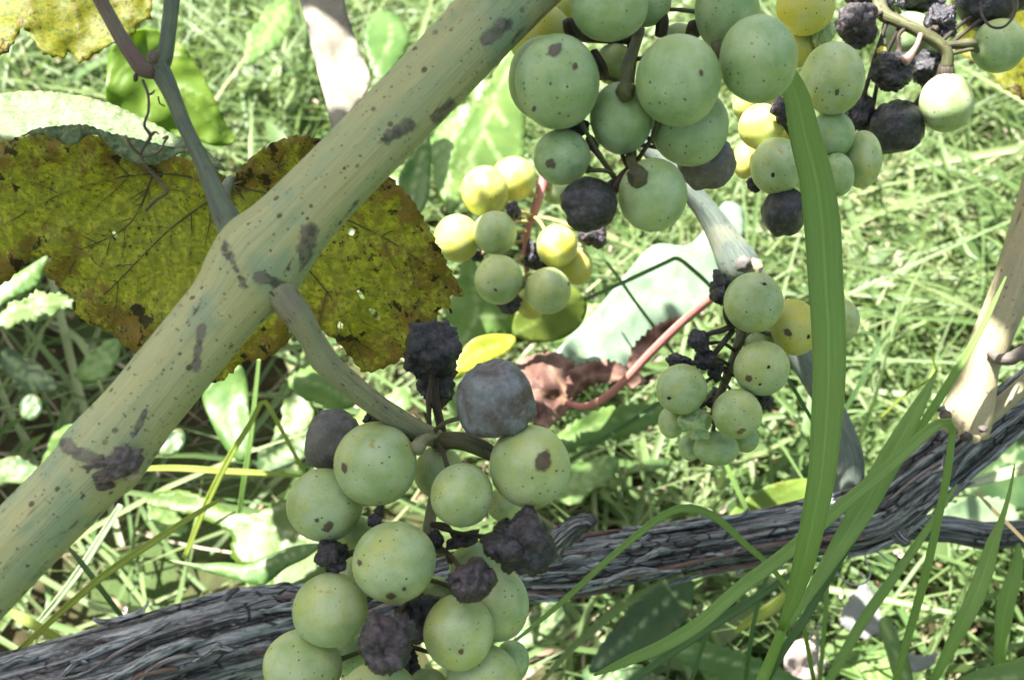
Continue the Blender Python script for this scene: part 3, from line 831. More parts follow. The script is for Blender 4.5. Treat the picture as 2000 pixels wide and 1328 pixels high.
leaf_thing('weed_leaf', 'wide bright green blade crossing the bottom right corner', 'leaf',
           [(1840, 1345), (1890, 1315), (1950, 1296), (2060, 1275), (2060, 1380), (1840, 1380)], (.36, .05, -.1), WEED_LIGHT, step=10, veins=[[(1850, 1345), (2050, 1310)]], und=.003, us=6, seed=54)
leaf_thing('weed_leaf', 'narrow green leaf hanging below the white scrap in the grass', 'leaf',
           [(1716, 1215), (1735, 1205), (1752, 1240), (1775, 1290), (1782, 1340), (1750, 1330), (1730, 1270)], (.44, .05, -.1), WEED_LIGHT, step=8, veins=[[(1725, 1212), (1770, 1330)]], und=.003, us=8, seed=55)

def broad(cx, cy, ln, wd, ang, d, mat, label, group=None, lobes=0.0, seed=0, teeth=2):
    rq = random.Random(seed)
    L, Rr = [], []
    for k in range(9):
        t = k / 8
        h = wd * math.sin(math.pi * min(1, t * .92 + .05)) ** .75 * (1 + lobes * math.sin(t * 15 + seed)) * rq.uniform(.92, 1.08)
        bend = .12 * ln * math.sin(t * 2.4 + seed)
        for lst, sg in ((L, 1), (Rr, -1)):
            x, y = (t - .5) * ln, bend + sg * h
            lst.append((cx + x * math.cos(ang) - y * math.sin(ang), cy + x * math.sin(ang) + y * math.cos(ang)))
    mid = [((a[0] + b[0]) / 2, (a[1] + b[1]) / 2) for a, b in zip(L, Rr)]
    veins = [mid[::2] + [mid[-1]]]
    for k in (2, 3, 4, 5, 6):
        for lst in (L, Rr): veins.append([mid[k - 1], ((mid[k - 1][0] + lst[k + 1][0]) / 2, (mid[k - 1][1] + lst[k + 1][1]) / 2), lst[k + 1]])
    leaf_thing('weed_leaf', label, 'leaf', L + Rr[::-1], (d, rq.uniform(-.15, .15), rq.uniform(-.3, 0)), mat, group, step=9, veins=veins, und=.008, us=7, seed=seed, teeth=teeth, vw=3)


WEED_VEIN = mat_weed('veined weed leaf', (.10, .19, .05), (.15, .25, .065), (.26, .46, .05), .45, .42, (.38, .48, .2), .7, .15)
gA = 'broad weed leaves in the shaded grass left of the cane'
gB = 'broad weed leaves behind the cane and the top bunch'
gC = 'broad weed leaves behind the front bunch'
gE = 'dark weed leaves under the trunk'
for q, (x, y, ln, wd, a, d, m_, lb, gp_, lo) in enumerate([
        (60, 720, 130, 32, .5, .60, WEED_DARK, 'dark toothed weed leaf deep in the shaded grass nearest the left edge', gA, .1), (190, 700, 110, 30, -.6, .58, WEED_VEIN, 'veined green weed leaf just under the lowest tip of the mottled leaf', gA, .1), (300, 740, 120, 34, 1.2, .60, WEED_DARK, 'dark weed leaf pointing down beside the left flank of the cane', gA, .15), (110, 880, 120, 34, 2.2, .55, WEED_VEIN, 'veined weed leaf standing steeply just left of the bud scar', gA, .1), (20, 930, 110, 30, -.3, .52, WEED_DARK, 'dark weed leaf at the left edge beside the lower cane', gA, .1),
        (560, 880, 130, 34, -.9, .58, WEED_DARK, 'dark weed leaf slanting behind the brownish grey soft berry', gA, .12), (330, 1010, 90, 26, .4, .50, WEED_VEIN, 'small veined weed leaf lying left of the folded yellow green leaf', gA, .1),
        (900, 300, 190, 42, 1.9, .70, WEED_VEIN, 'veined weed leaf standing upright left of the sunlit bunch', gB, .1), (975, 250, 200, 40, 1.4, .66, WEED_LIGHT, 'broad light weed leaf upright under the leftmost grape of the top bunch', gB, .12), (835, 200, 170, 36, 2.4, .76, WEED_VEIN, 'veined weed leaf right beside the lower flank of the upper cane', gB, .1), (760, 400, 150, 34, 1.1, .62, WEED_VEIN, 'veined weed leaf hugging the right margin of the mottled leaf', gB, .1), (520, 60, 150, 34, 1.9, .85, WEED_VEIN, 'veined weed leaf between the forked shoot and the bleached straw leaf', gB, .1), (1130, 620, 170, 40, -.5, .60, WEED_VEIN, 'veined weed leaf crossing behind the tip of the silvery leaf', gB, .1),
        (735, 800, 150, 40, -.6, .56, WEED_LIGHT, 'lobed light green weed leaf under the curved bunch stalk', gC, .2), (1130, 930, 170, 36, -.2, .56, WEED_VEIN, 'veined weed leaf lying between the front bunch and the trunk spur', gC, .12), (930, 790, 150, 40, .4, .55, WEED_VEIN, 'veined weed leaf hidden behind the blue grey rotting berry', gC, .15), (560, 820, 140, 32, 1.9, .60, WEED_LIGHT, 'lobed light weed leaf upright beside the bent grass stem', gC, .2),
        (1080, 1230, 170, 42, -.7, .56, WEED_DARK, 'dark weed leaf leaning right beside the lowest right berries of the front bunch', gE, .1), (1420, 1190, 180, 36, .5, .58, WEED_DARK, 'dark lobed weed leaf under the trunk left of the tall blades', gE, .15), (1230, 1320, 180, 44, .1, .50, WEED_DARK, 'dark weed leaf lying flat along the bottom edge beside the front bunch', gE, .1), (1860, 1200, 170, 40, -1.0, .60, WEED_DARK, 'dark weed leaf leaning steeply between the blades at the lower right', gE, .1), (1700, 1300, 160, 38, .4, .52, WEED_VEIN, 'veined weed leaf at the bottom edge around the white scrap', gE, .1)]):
    broad(x, y, ln, wd, a, d, m_, lb, gp_, lo, q)

# ------------------------------------------------------------------ the old trunk (cordon)
CORDON = [(-140, 1385, .335, 95), (0, 1362, .337, 92), (150, 1330, .34, 93), (330, 1282, .343, 97), (470, 1245, .347, 92), (560, 1225, .35, 82), (660, 1200, .355, 59), (780, 1165, .36, 51), (920, 1130, .365, 50), (1100, 1107, .37, 57),
          (1300, 1078, .374, 52), (1450, 1052, .376, 52), (1580, 1030, .378, 57), (1690, 1012, .378, 63), (1785, 948, .378, 61), (1865, 884, .378, 55), (1950, 815, .378, 51), (2060, 735, .376, 51), (2160, 660, .375, 48)]
tr = empty('old_trunk', at(1100, 1107, .37), 'gnarled grey trunk arm with fissured peeling bark crossing behind the bunches', 'vine trunk')


def bark_disp(i, a, al, r):
    c = Vector((math.cos(a), math.sin(a), 0))
    big = noise.noise(Vector((c.x * 1.1, c.y * 1.1, al * 28)))
    q = Vector((c.x * 5.2 + .4 * noise.noise(Vector((c.x * 2, c.y * 2, al * 70))), c.y * 5.2, al * 22))
    rid = 1 - abs(noise.noise(q)) * 2.2
    q2 = Vector((c.x * 13, c.y * 13, al * 55 + 7))
    rid2 = 1 - abs(noise.noise(q2)) * 2
    knot = math.exp(-((al - K0) / .012) ** 2) * (.5 + .8 * noise.noise(Vector((c.x * 3, c.y * 3, al * 160))))
    return r * (1 + .10 * big - .13 * max(0, .55 - rid) + .03 * rid * .5 - .12 * max(0, .4 - rid2) - .05 + .26 * knot)


K0 = .118
px_tube('trunk', CORDON, BARK, tr, 420, 110, bark_disp)
CR_ = catmull(CORDON, 400)


def cord_surface(s, ang, lift):
    """point on the trunk's surface: s in 0..1 along, ang around (0 = towards the camera), lift in metres"""
    i = min(398, int(s * 399))
    a, b = CR_[i], CR_[i + 1]
    p = at(a[0], a[1], a[2]); q = at(b[0], b[1], b[2])
    T = (q - p).normalized()
    ref = (CZ - T * CZ.dot(T)).normalized(); bi = T.cross(ref)
    r = a[3] * a[2] / FPX * 1.0 + lift
    return p + (ref * math.cos(ang) + bi * math.sin(ang)) * r


rs = random.Random(5)
for k in range(74):
    s0 = rs.uniform(.02, .95); ln = rs.uniform(.03, .03 + .17 * rs.random()); a0 = rs.uniform(-1.5, 1.5); wv = rs.uniform(.03, .12)
    V, F, U = [], [], []
    M = 16
    ph = rs.uniform(0, 9); curl = rs.uniform(.0006, .0028) if rs.random() < .45 else 0.0003
    for i in range(M + 1):
        t = i / M
        s = min(.995, s0 + ln * t)
        wd = wv * (math.sin(math.pi * min(1, max(0.03, t))) ** .6) * (1 + .35 * noise.noise(Vector((t * 5, ph, 0))))
        ac = a0 + .12 * math.sin(t * 4 + ph) + .25 * noise.noise(Vector((t * 2, ph, 4)))
        lf = .00025 + curl * (abs(t - .5) * 2) ** 4
        for j, u in enumerate((-1, -.35, .35, 1)):
            V.append(cord_surface(s, ac + u * wd, lf + (.0005 if abs(u) < .9 else -.0006)))
            U.append((u * .5 + .5 + ph, t * ln * .5))
    for i in range(M):
        for j in range(3):
            b = i * 4 + j
            F.append((b, b + 1, b + 5, b + 4))
    mesh_obj('bark_strip', V, F, STRIP, tr, uvs=U, solid=.0004)
px_tube('spur', [(1072, 1075, .358, 26), (1100, 1048, .352, 22), (1130, 1024, .349, 19), (1152, 1018, .347, 16), (1160, 1024, .346, 9)], BARK, tr, 26, 18,
        lambda i, a, al, r: r * (1 + .3 * noise.noise(Vector((math.cos(a) * 3, math.sin(a) * 3, al * 500)))))
px_tube('spur', [(440, 1170, .338, 7), (452, 1156, .337, 6), (466, 1150, .336, 4)], BARK, tr, 10, 8)
px_tube('spur', [(1752, 1040, .372, 16), (1762, 1052, .371, 14), (1775, 1060, .370, 9)], BARK, tr, 12, 12,
        lambda i, a, al, r: r * (1 + .4 * noise.noise(Vector((math.cos(a) * 3, math.sin(a) * 3, al * 600)))))
o = px_tube('vine_branch', [(1755, 1020, .40, 22), (1800, 1030, .402, 25), (1860, 1034, .405, 26), (1920, 1046, .408, 27), (1980, 1042, .41, 25), (2080, 1030, .41, 24)], BARK, None, 90, 40,
            lambda i, a, al, r: r * (1 + .14 * noise.noise(Vector((math.cos(a) * 3, math.sin(a) * 3, al * 40))) - .1 * abs(noise.noise(Vector((math.cos(a) * 6, math.sin(a) * 6, al * 50))))))
tag(o, 'thin dark grey branch leaving the trunk towards the right edge', 'vine branch')

# ------------------------------------------------------------------ canes and shoots
cn = empty('vine_cane', at(510, 505, .205), 'thick yellow green cane with brown specks running diagonally across the front', 'vine cane')
CANE_P = [(1300, -320, .216, 72), (1120, -125, .212, 74), (994, 0, .211, 73), (850, 150, .209, 71), (720, 283, .207, 71), (620, 385, .206, 72), (556, 455, .205, 80), (516, 498, .205, 92), (480, 545, .205, 87), (440, 598, .2045, 75), (360, 695, .203, 73),
          (270, 805, .202, 74), (215, 873, .2015, 82), (190, 902, .2015, 83), (150, 945, .201, 75), (0, 1098, .20, 76), (-120, 1225, .199, 77), (-300, 1405, .197, 77)]


def cane_disp(i, a, al, r):
    c = (math.cos(a), math.sin(a))
    g = noise.noise(Vector((c[0] * 1.2, c[1] * 1.2, al * 14)))
    rid = noise.noise(Vector((c[0] * 4, c[1] * 4, al * 9)))
    f = noise.noise(Vector((c[0] * 7, c[1] * 7, al * 160)))
    # long groove under the node on the side of the bunch stalk
    gr = math.exp(-((a - .55) / .22) ** 2) * math.exp(-((al - .0545) / .010) ** 2)
    return r * (1 + .035 * g + .022 * rid + .010 * f - .15 * gr)


cane_bark = px_tube('bark', CANE_P, CANE, cn, 260, 72, cane_disp)
marks = []
for (x0, y0, x1, y1, d, wd) in [(110, 868, 285, 938, .194, .0013), (604, 446, 590, 500, .1975, .0012), (590, 500, 598, 560, .1975, .0012), (505, 540, 545, 556, .197, .0010), (436, 486, 450, 505, .198, .0007), (1075, 30, 1015, 60, .2035, .0011), (440, 470, 480, 560, .198, .0006), (520, 540, 570, 575, .1985, .0010), (395, 640, 380, 720, .197, .0007), (752, 272, 800, 240, .2005, .0011), (948, 82, 992, 44, .2045, .0011), (850, 228, 880, 198, .2035, .0009), (600, 450, 588, 500, .1975, .0012), (690, 395, 660, 440, .1995, .0007), (285, 800, 262, 850, .1955, .0006)]:
    for t in np.linspace(0, 1, 14): marks.append((at(x0 + (x1 - x0) * t, y0 + (y1 - y0) * t, d), wd * (1 + .5 * noise.noise(Vector((t * 5, x0, 0))))))
off = Vector(cn.location) + cane_bark.location
nv = []
for v in cane_bark.data.vertices:
    p = v.co + off
    # distance from each mark measured across the bark's front face
    nv.append(max(math.exp(-(((p - m) - (p - m).project(CZ)).length / w_) ** 2) * (1 if (p - m).dot(CZ) > -.005 else 0) for m, w_ in marks))
a_ = cane_bark.data.attributes.new('node', 'FLOAT', 'POINT'); a_.data.foreach_set('value', np.array(nv, dtype=np.float32))
NODEM = mat_rot('node scar', (.045, .032, .022), (.12, .095, .07), .25, .8, 6)


def blob(name, p, rx, ry, d, mat, parent, amp=.22, sc=1.6, seed=0, sub=3, rz=0.0, flat=1.0):
    V, F = ICO[sub]
    W = []
    c = at(p[0], p[1], d)
    k = d / FPX
    for v in V:
        q = Vector(v)
        f = 1 + amp * (noise.noise(q * sc + Vector((seed * 3.1, 0, 0))) + .5 * noise.noise(q * sc * 2.7 + Vector((0, seed, 0))))
        x, y = q.x * rx * f, q.y * ry * f
        x, y = x * math.cos(rz) - y * math.sin(rz), x * math.sin(rz) + y * math.cos(rz)
        W.append(c + CX * (x * k) + CY * (y * k) + CZ * (q.z * f * min(rx, ry) * k * flat))
    return mesh_obj(name, W, F, mat, parent)


def ico(sub):
    import bmesh
    b = bmesh.new(); bmesh.ops.create_icosphere(b, subdivisions=sub, radius=1)
    V = [tuple(v.co) for v in b.verts]; F = [tuple(v.index for v in f.verts) for f in b.faces]
    b.free(); return V, F


ICO = {k: ico(k) for k in (2, 3, 4, 5)}
blob('bud_scar', (240, 903), 34, 25, .1945, NODEM, cn, .6, 2.4, 1, 4, .5, .8)
blob('bud_scar', (178, 905), 30, 14, .1945, NODEM, cn, .6, 2.4, 11, 4, .2, .6)
blob('bud_scar', (212, 928), 30, 13, .1945, NODEM, cn, .6, 2.4, 12, 4, .3, .6)
blob('bud_scar', (258, 930), 16, 9, .196, CANE_PALE, cn, .5, 2.4, 13, 3, .3, .6)
blob('bud_scar', (135, 908), 17, 10, .1955, NODEM, cn, .5, 2.0, 2, 3, -.5, .6)
blob('bud_scar', (205, 950), 18, 8, .1948, NODEM, cn, .5, 2.0, 5, 3, .2, .5)
blob('bud_scar', (157, 950), 10, 24, .1955, NODEM, cn, .4, 2.0, 3, 3, .3)

sh = empty('vine_shoot', at(445, 432, .207), 'forked dark side shoot rising from the cane with a dry tendril', 'vine shoot')
px_tube('stem', [(462, 462, .207, 32), (445, 430, .2065, 27), (425, 388, .207, 21), (402, 332, .208, 17), (380, 285, .2085, 15), (358, 240, .209, 15), (340, 195, .2095, 16), (322, 155, .21, 19), (308, 132, .2105, 21), (302, 118, .2105, 15)], SHOOT, sh, 70, 24,
        lambda i, a, al, r: r * (1 + .05 * noise.noise(Vector((math.cos(a) * 2, math.sin(a) * 2, al * 60)))))
px_tube('branch', [(300, 140, .2095, 15), (280, 135, .209, 17), (262, 112, .2085, 16), (240, 80, .208, 15), (212, 30, .2065, 14), (180, -30, .205, 14), (150, -90, .204, 14), (70, -290, .20, 13)], SHOOT_RED, sh, 50, 20)
px_tube('branch', [(312, 135, .211, 17), (322, 110, .211, 16), (328, 70, .2115, 14.5), (336, 0, .2125, 15), (342, -80, .2135, 15), (350, -300, .216, 14)], SHOOT, sh, 40, 20)
blob('bud', (299, 112), 12, 14, .205, NODEM, sh, .25, 1.5, 3, 3)
blob('bud', (265, 152), 5, 9, .207, DARKSTALK, sh, .3, 2, 4, 2)
px_tube('tendril', [(279, 158, .209, 3.2), (289, 185, .206, 2.8), (290, 217, .205, 2.6), (282, 245, .206, 3), (294, 266, .207, 4), (283, 285, .208, 3.6), (276, 303, .207, 3.2), (290, 330, .207, 2.6), (312, 355, .207, 2.8), (327, 375, .206, 3), (306, 390, .207, 3.2), (285, 411, .208, 3)], TENDRIL, sh, 70, 8)
px_tube('tendril', [(276, 303, .207, 3), (262, 292, .206, 2.6), (250, 275, .205, 2.4), (246, 265, .206, 2)], TENDRIL, sh, 18, 7)
px_tube('tendril', [(276, 305, .207, 2.6), (296, 304, .205, 2.4), (314, 294, .204, 2.4), (321, 278, .206, 2.6), (328, 267, .208, 2.6), (318, 271, .209, 2)], TENDRIL, sh, 26, 7)
px_tube('tendril', [(294, 266, .207, 3.5), (303, 258, .206, 2.5), (310, 262, .208, 1.6)], TENDRIL, sh, 12, 7)
px_tube('tendril', [(289, 185, .206, 2.4), (297, 183, .205, 2.6), (302, 177, .206, 1.6)], TENDRIL, sh, 10, 7)
px_tube('tendril', [(309, 190, .207, 1.8), (312, 202, .206, 1.8), (322, 208, .207, 1.4)], TENDRIL, sh, 10, 7)

rc = empty('vine_cane', at(1888, 822, .352), 'short pale beige spur cane in sunlight standing on the trunk at the right edge', 'vine cane')
px_tube('bark', [(1880, 838, .354, 50), (1890, 805, .352, 47), (1900, 770, .351, 42), (1914, 715, .35, 36), (1926, 685, .35, 38), (1945, 640, .349, 37), (1970, 580, .347, 38), (1994, 510, .345, 38), (2020, 420, .343, 38), (2050, 310, .34, 38), (2130, 20, .333, 37), (2180, -220, .328, 36)], CANE_PALE, rc, 110, 40,
        lambda i, a, al, r: r * (1 + .045 * noise.noise(Vector((math.cos(a) * 1.5, math.sin(a) * 1.5, al * 45))) + .02 * noise.noise(Vector((math.cos(a) * 5, math.sin(a) * 5, al * 90)))))
px_tube('bud', [(1930, 688, .343, 6), (1948, 700, .342, 10), (1968, 702, .342, 12), (1990, 692, .342, 14), (2030, 672, .342, 16)], NODEM, rc, 22, 14,
        lambda i, a, al, r: r * (1 + .3 * noise.noise(Vector((math.cos(a) * 2, math.sin(a) * 2, al * 400)))))
px_tube('side_stub', [(1900, 838, .36, 18), (1945, 800, .358, 17), (1985, 765, .356, 17), (2040, 715, .355, 17)], CANE_PALE, rc, 26, 16)
for q, (a, b, r) in enumerate([(1848, 812, 12), (1862, 842, 10), (1888, 852, 12), (1905, 858, 11), (1920, 838, 9), (1840, 800, 8)]):
    blob('bud_scale', (a, b), r, r * .8, .334, NODEM if q != 3 else CANE_PALE, rc, .4, 1.6, q, 3)
gc = empty('vine_cane', at(1652, 985, .385), 'grey weathered cane with swollen nodes rising behind the tall grass blade', 'vine cane')
px_tube('bark', [(1230, 245, .37, 20), (1290, 312, .37, 20), (1345, 370, .37, 20), (1385, 420, .371, 23), (1415, 470, .372, 30), (1440, 512, .373, 40), (1462, 540, .374, 34), (1500, 592, .376, 26), (1560, 690, .379, 25),
                 (1610, 775, .381, 24), (1638, 830, .382, 26), (1654, 885, .383, 30), (1657, 925, .384, 31), (1652, 960, .384, 26), (1648, 1010, .384, 24)], CANE_GREY, gc, 130, 36,
        lambda i, a, al, r: r * (1 + .05 * noise.noise(Vector((math.cos(a) * 1.5, math.sin(a) * 1.5, al * 60))) + .03 * noise.noise(Vector((math.cos(a) * 5, math.sin(a) * 5, al * 120)))))
blob('bud', (1474, 522), 17, 18, .363, CANE_PALE, gc, .4, 1.6, 2, 3)
blob('bud', (1452, 516), 14, 16, .36, NODEM, gc, .4, 1.6, 6, 3)

# ------------------------------------------------------------------ bunches of grapes
def shared(name, sub, fn):
    V, F = ICO[sub]
    me = bpy.data.meshes.new(name)
    me.from_pydata([tuple(Vector(v) * fn(Vector(v))) for v in V], [], F)
    me.polygons.foreach_set('use_smooth', [True] * len(me.polygons))
    return me


GM = [shared('grape', 4, (lambda s: (lambda v: 1 + .022 * noise.noise(v * 1.3 + Vector((s * 5, 0, 0)))))(s)) for s in range(4)]


def wr(s, amp):
    def f(v):
        o_ = Vector((s * 7.3, s * 1.9, s * 4.1))
        g = .98 + .55 * amp * noise.noise(v * 1.05 + o_) + .12 * amp * noise.noise(v * 2.2 + o_)
        for fr, am, wd, up in ((.9, .20, .12, -1), (1.5, .15, .07, 1), (2.6, .09, .07, 1), (4.2, .04, .08, 1)):
            n_ = noise.noise(v * fr + o_ * fr)
            g += up * am * amp * math.exp(-abs(n_ / wd) ** 1.5)
        return g
    return f


WM = [shared('shrivelled_grape', 5, wr(s, .85)) for s in range(6)]
SM = [shared('soft_grape', 4, wr(s + 20, .32)) for s in range(3)]
KINDS = {'g': ('grape', GM, GRAPE), 'd': ('grape', GM, GRAPE_DEEP), 'y': ('grape', GM, GRAPE_PALE), 'k': ('shrivelled_grape', WM, SHRIVEL), 'p': ('shrivelled_grape', WM, SHRIVEL_P),
         'r': ('shrivelled_grape', SM, RAISIN), 'u': ('rotten_grape', SM, DUSTY), 'b': ('rotten_grape', SM, BROWNISH), 'w': ('shrivelled_grape', WM, GRAPE_DEEP)}


def bunch(label, base, d0, items, rachis, stalkmat, group='bunches of grapes on the vine', pedmat=None, pr=6.5):
    root = empty('grape_bunch', at(*base), label, 'grape bunch', group)
    placed = []
    grapes = []
    rp = catmull([(a, b, d, r) for a, b, d, r in rachis], 40)
    rw = [at(a, b, d) for a, b, d, r in rp]
    for k, it in enumerate(items):
        px, py, rx, ry, kd = it[:5]
        dd = it[5] if len(it) > 5 else 0
        name, meshes, mat = KINDS[kd]
        d = d0 + dd
        for _ in range(120):
            c = at(px, py, d); r = min(rx, ry) * d / FPX
            bad = any((c - c2).length < (r + r2) * .93 for c2, r2 in placed)
            if not bad: break
            d += .0008
        placed.append((c, r))
        base_me = meshes[k % len(meshes)]
        key = (base_me.name, mat.name)
        if key not in MC:
            me = base_me.copy(); me.materials.clear(); me.materials.append(mat); MC[key] = me
        o = bpy.data.objects.new(name, MC[key]); COL.objects.link(o)
        o.parent = root; o.location = c - Vector(root.location)
        rot = CR.copy()
        if kd in 'kpw': rot = CR @ Matrix.Rotation(random.uniform(-.4, .4), 3, 'Z')
        if kd in 'gdy': rot = CR @ Matrix.Rotation(random.uniform(-.15, .15), 3, 'Z')
        o.rotation_euler = rot.to_euler()
        s = d / FPX
        o.scale = (rx * s, ry * s, (rx + ry) * .5 * s)
        grapes.append((o, c, (rx * s, ry * s)))
        # stalklet from the nearest point of the rachis
        j = min(range(len(rw)), key=lambda q: (rw[q] - c).length + .0004 * abs(q - 20))
        a = rw[j]; v = (a - c)
        if v.length > r * 1.02:
            v.normalize()
            e = c + v * r * .96
            mid = (a + e) * .5 + Vector((random.gauss(0, .0008), random.gauss(0, .0008), .0012))
            w_ = pr * d0 / FPX
            P = catmull([tuple(a) + (w_ * .8,), tuple(mid) + (w_ * .7,), tuple(e + v * w_ * 1.6) + (w_ * .9,), tuple(e + v * w_ * .5) + (w_ * 1.7,), tuple(e) + (w_ * 1.6,)], 12)
            V, F, U = tube_geo([p[:3] for p in P], [abs(p[3]) for p in P], 9, lambda i, a_, al, r_: r_ * (1 + .2 * noise.noise(Vector((math.cos(a_) * 2, math.sin(a_) * 2, al * 900)))))
            mesh_obj('pedicel', V, F, pedmat or (STALK if kd not in 'kpr' else DARKSTALK), root, uvs=U)
    px_tube('stalk', rachis, stalkmat, root, 60, 16, lambda i, a, al, r: r * (1 + .16 * noise.noise(Vector((math.cos(a) * 2, math.sin(a) * 2, al * 220)))))
    return root, grapes


MC = {}


def blemish(g, ux, uy, size, asp=1.0, ang=0.0, mat=None, n_=28):
    """patch of scarred skin hugging the berry: (ux, uy) in -1..1 across its face"""
    o, c, (rx, ry) = g
    V = [(ux, uy)]; F = []
    for ring in (.55, 1.0):
        for k in range(n_):
            a = 2 * math.pi * k / n_
            rr = size * 1.15 * ring * (1 + .35 * noise.noise(Vector((math.cos(a) * 1.4, math.sin(a) * 1.4, ux * 9 + uy * 5))))
            x, y = rr * math.cos(a), rr * asp * math.sin(a)
            V.append((ux + x * math.cos(ang) - y * math.sin(ang), uy + x * math.sin(ang) + y * math.cos(ang)))
    for k in range(n_):
        F.append((0, 1 + k, 1 + (k + 1) % n_))
        F.append((1 + k, 1 + n_ + k, 1 + n_ + (k + 1) % n_, 1 + (k + 1) % n_))
    P = []
    for i, (x, y) in enumerate(V):
        h2 = x * x + y * y
        if h2 > .95: x, y = x * math.sqrt(.95 / h2), y * math.sqrt(.95 / h2); h2 = .95
        lift = 1.016 if i <= n_ else 1.002
        P.append((x * lift, y * lift, math.sqrt(1 - h2) * lift))
    me = bpy.data.meshes.new('blemish'); me.from_pydata(P, [], F); me.materials.append(mat or SCAR)
    a_ = me.attributes.new('soft', 'FLOAT', 'POINT'); a_.data.foreach_set('value', np.array([1.0] + [.6] * n_ + [0.0] * n_, dtype=np.float32))
    me.polygons.foreach_set('use_smooth', [True] * len(me.polygons))
    b = bpy.data.objects.new('blemish', me); COL.objects.link(b); b.parent = o
    return b


# front bunch
root, G = bunch('big front bunch of speckled green grapes with black shrivelled berries hanging from the diagonal cane', (560, 560, .204), .222, [
    (734, 906, 81, 82, 'g', .002), (770, 1097, 82, 79, 'g', -.004), (902, 967, 61, 63, 'g', .0), (1035, 910, 79, 81, 'g', .003), (966, 780, 76, 78, 'u', .002), (634, 986, 74, 72, 'g', .004),
    (645, 1191, 73, 72, 'g', .0), (591, 1301, 77, 72, 'g', -.002), (740, 1366, 79, 74, 'g', -.002), (896, 1234, 69, 74, 'g', .0), (751, 1252, 55, 54, 'p', -.012), (819, 1216, 46, 47, 'p', -.014), (921, 1137, 45, 39, 'p', -.010),
    (1015, 1060, 57, 58, 'k', -.002), (649, 1088, 30, 29, 'k', .002), (732, 1014, 15, 14, 'k', .0), (972, 1180, 62, 72, 'g', .010), (930, 1108, 52, 52, 'g', .018), (943, 1325, 72, 66, 'g', .004), (835, 1345, 42, 40, 'd', .01),
    (653, 861, 60, 60, 'b', .014), (857, 922, 48, 52, 'g', .016), (985, 985, 34, 34, 'g', .022), (690, 1040, 36, 36, 'g', .016), (690, 1130, 45, 42, 'g', .02), (850, 1165, 44, 40, 'g', .018), (680, 1275, 42, 42, 'd', .02),
    (845, 678, 56, 58, 'k', .016), (850, 746, 39, 42, 'k', .012), (902, 1056, 34, 14, 'k', .008), (850, 1054, 15, 19, 'k', .008), (722, 816, 12, 11, 'k', .02), (790, 1300, 30, 30, 'k', .012), (1000, 1290, 34, 40, 'd', .02)],
    [(470, 478, .208, 30), (500, 516, .2045, 54), (530, 548, .2032, 46), (556, 582, .203, 34), (582, 616, .2035, 28), (612, 668, .207, 25), (640, 712, .21, 27), (690, 756, .215, 23), (750, 802, .222, 22), (815, 842, .23, 21), (860, 868, .236, 17), (850, 960, .24, 12), (835, 1040, .238, 11), (820, 1140, .238, 10), (800, 1250, .238, 9), (790, 1340, .238, 8)], PEDUNCLE)
blemish(G[3], .30, .20, .22, 1.3, -.2, SCAR)
blemish(G[0], -.64, .06, .09, 1.9, .1)
blemish(G[1], -.05, -.66, .13, .9)
blemish(G[1], .28, -.5, .06, 1)
blemish(G[1], -.72, .18, .08, 1.1)
blemish(G[5], .0, -.25, .07, 1)
blemish(G[5], .3, -.42, .12, 1.6, -.4)
blemish(G[9], .12, -.25, .08, 1)
tagp = lambda gi, s: gi[0].__setitem__('label', s)
tagp(G[4], 'blue grey rotting berry with a dusty bloom at the top of the bunch')
tagp(G[20], 'brownish grey soft berry half hidden at the upper left of the bunch')
tagp(G[27], 'blue black deeply wrinkled berry standing above the bunch stalk')
root2 = root
px_tube('side_stalk', [(845, 720, .238, 12), (850, 780, .238, 9), (865, 850, .238, 9)], DARKSTALK, root, 20, 12)
px_tube('side_stalk', [(850, 852, .234, 12), (825, 862, .226, 13), (815, 875, .222, 16)], PEDUNCLE, root, 14, 12)
px_tube('side_stalk', [(850, 860, .234, 16), (905, 862, .232, 18), (950, 880, .232, 17), (965, 890, .232, 14)], STALK, root, 18, 12)

# top bunch
root, G = bunch('large shaded bunch of blue green grapes hanging from the top edge beside the cane', (1230, -40, .235), .208, [
    (1089, 161, 83, 91, 'd', .0), (1325, 158, 83, 89, 'd', -.002), (1481, 116, 75, 85, 'd', .0), (1190, 12, 75, 69, 'd', .0), (1214, 231, 61, 70, 'd', .008), (1348, 249, 75, 76, 'd', .010), (1098, 307, 55, 55, 'd', .006),
    (1275, 381, 67, 72, 'd', .004), (1378, 318, 57, 54, 'b', .022), (1150, 401, 57, 54, 'r', .0), (1066, 155, 73, 84, 'd', .016), (1420, 22, 62, 80, 'd', .012), (1262, 0, 50, 52, 'd', .016),
    (1113, 254, 31, 20, 'k', .006), (1055, 70, 62, 62, 'y', .03), (1098, 14, 34, 40, 'y', .03), (1199, 126, 38, 40, 'g', .026), (1326, 72, 30, 26, 'g', .024)],
    [(1215, -330, .238, 13), (1240, -60, .235, 13), (1245, 30, .235, 12), (1235, 100, .234, 12), (1228, 170, .233, 11), (1232, 250, .231, 10), (1234, 310, .226, 9), (1225, 345, .22, 9), (1205, 355, .216, 8)], STALK)
blemish(G[0], -.05, .48, .22, .7, .5, BRUISE)
blemish(G[0], .36, .09, .075, 1.2)
blemish(G[0], -.62, -.62, .06, 1)
blemish(G[1], .36, -.08, .06, 1.3)
blemish(G[6], -.45, -.35, .22, .8, -.6)
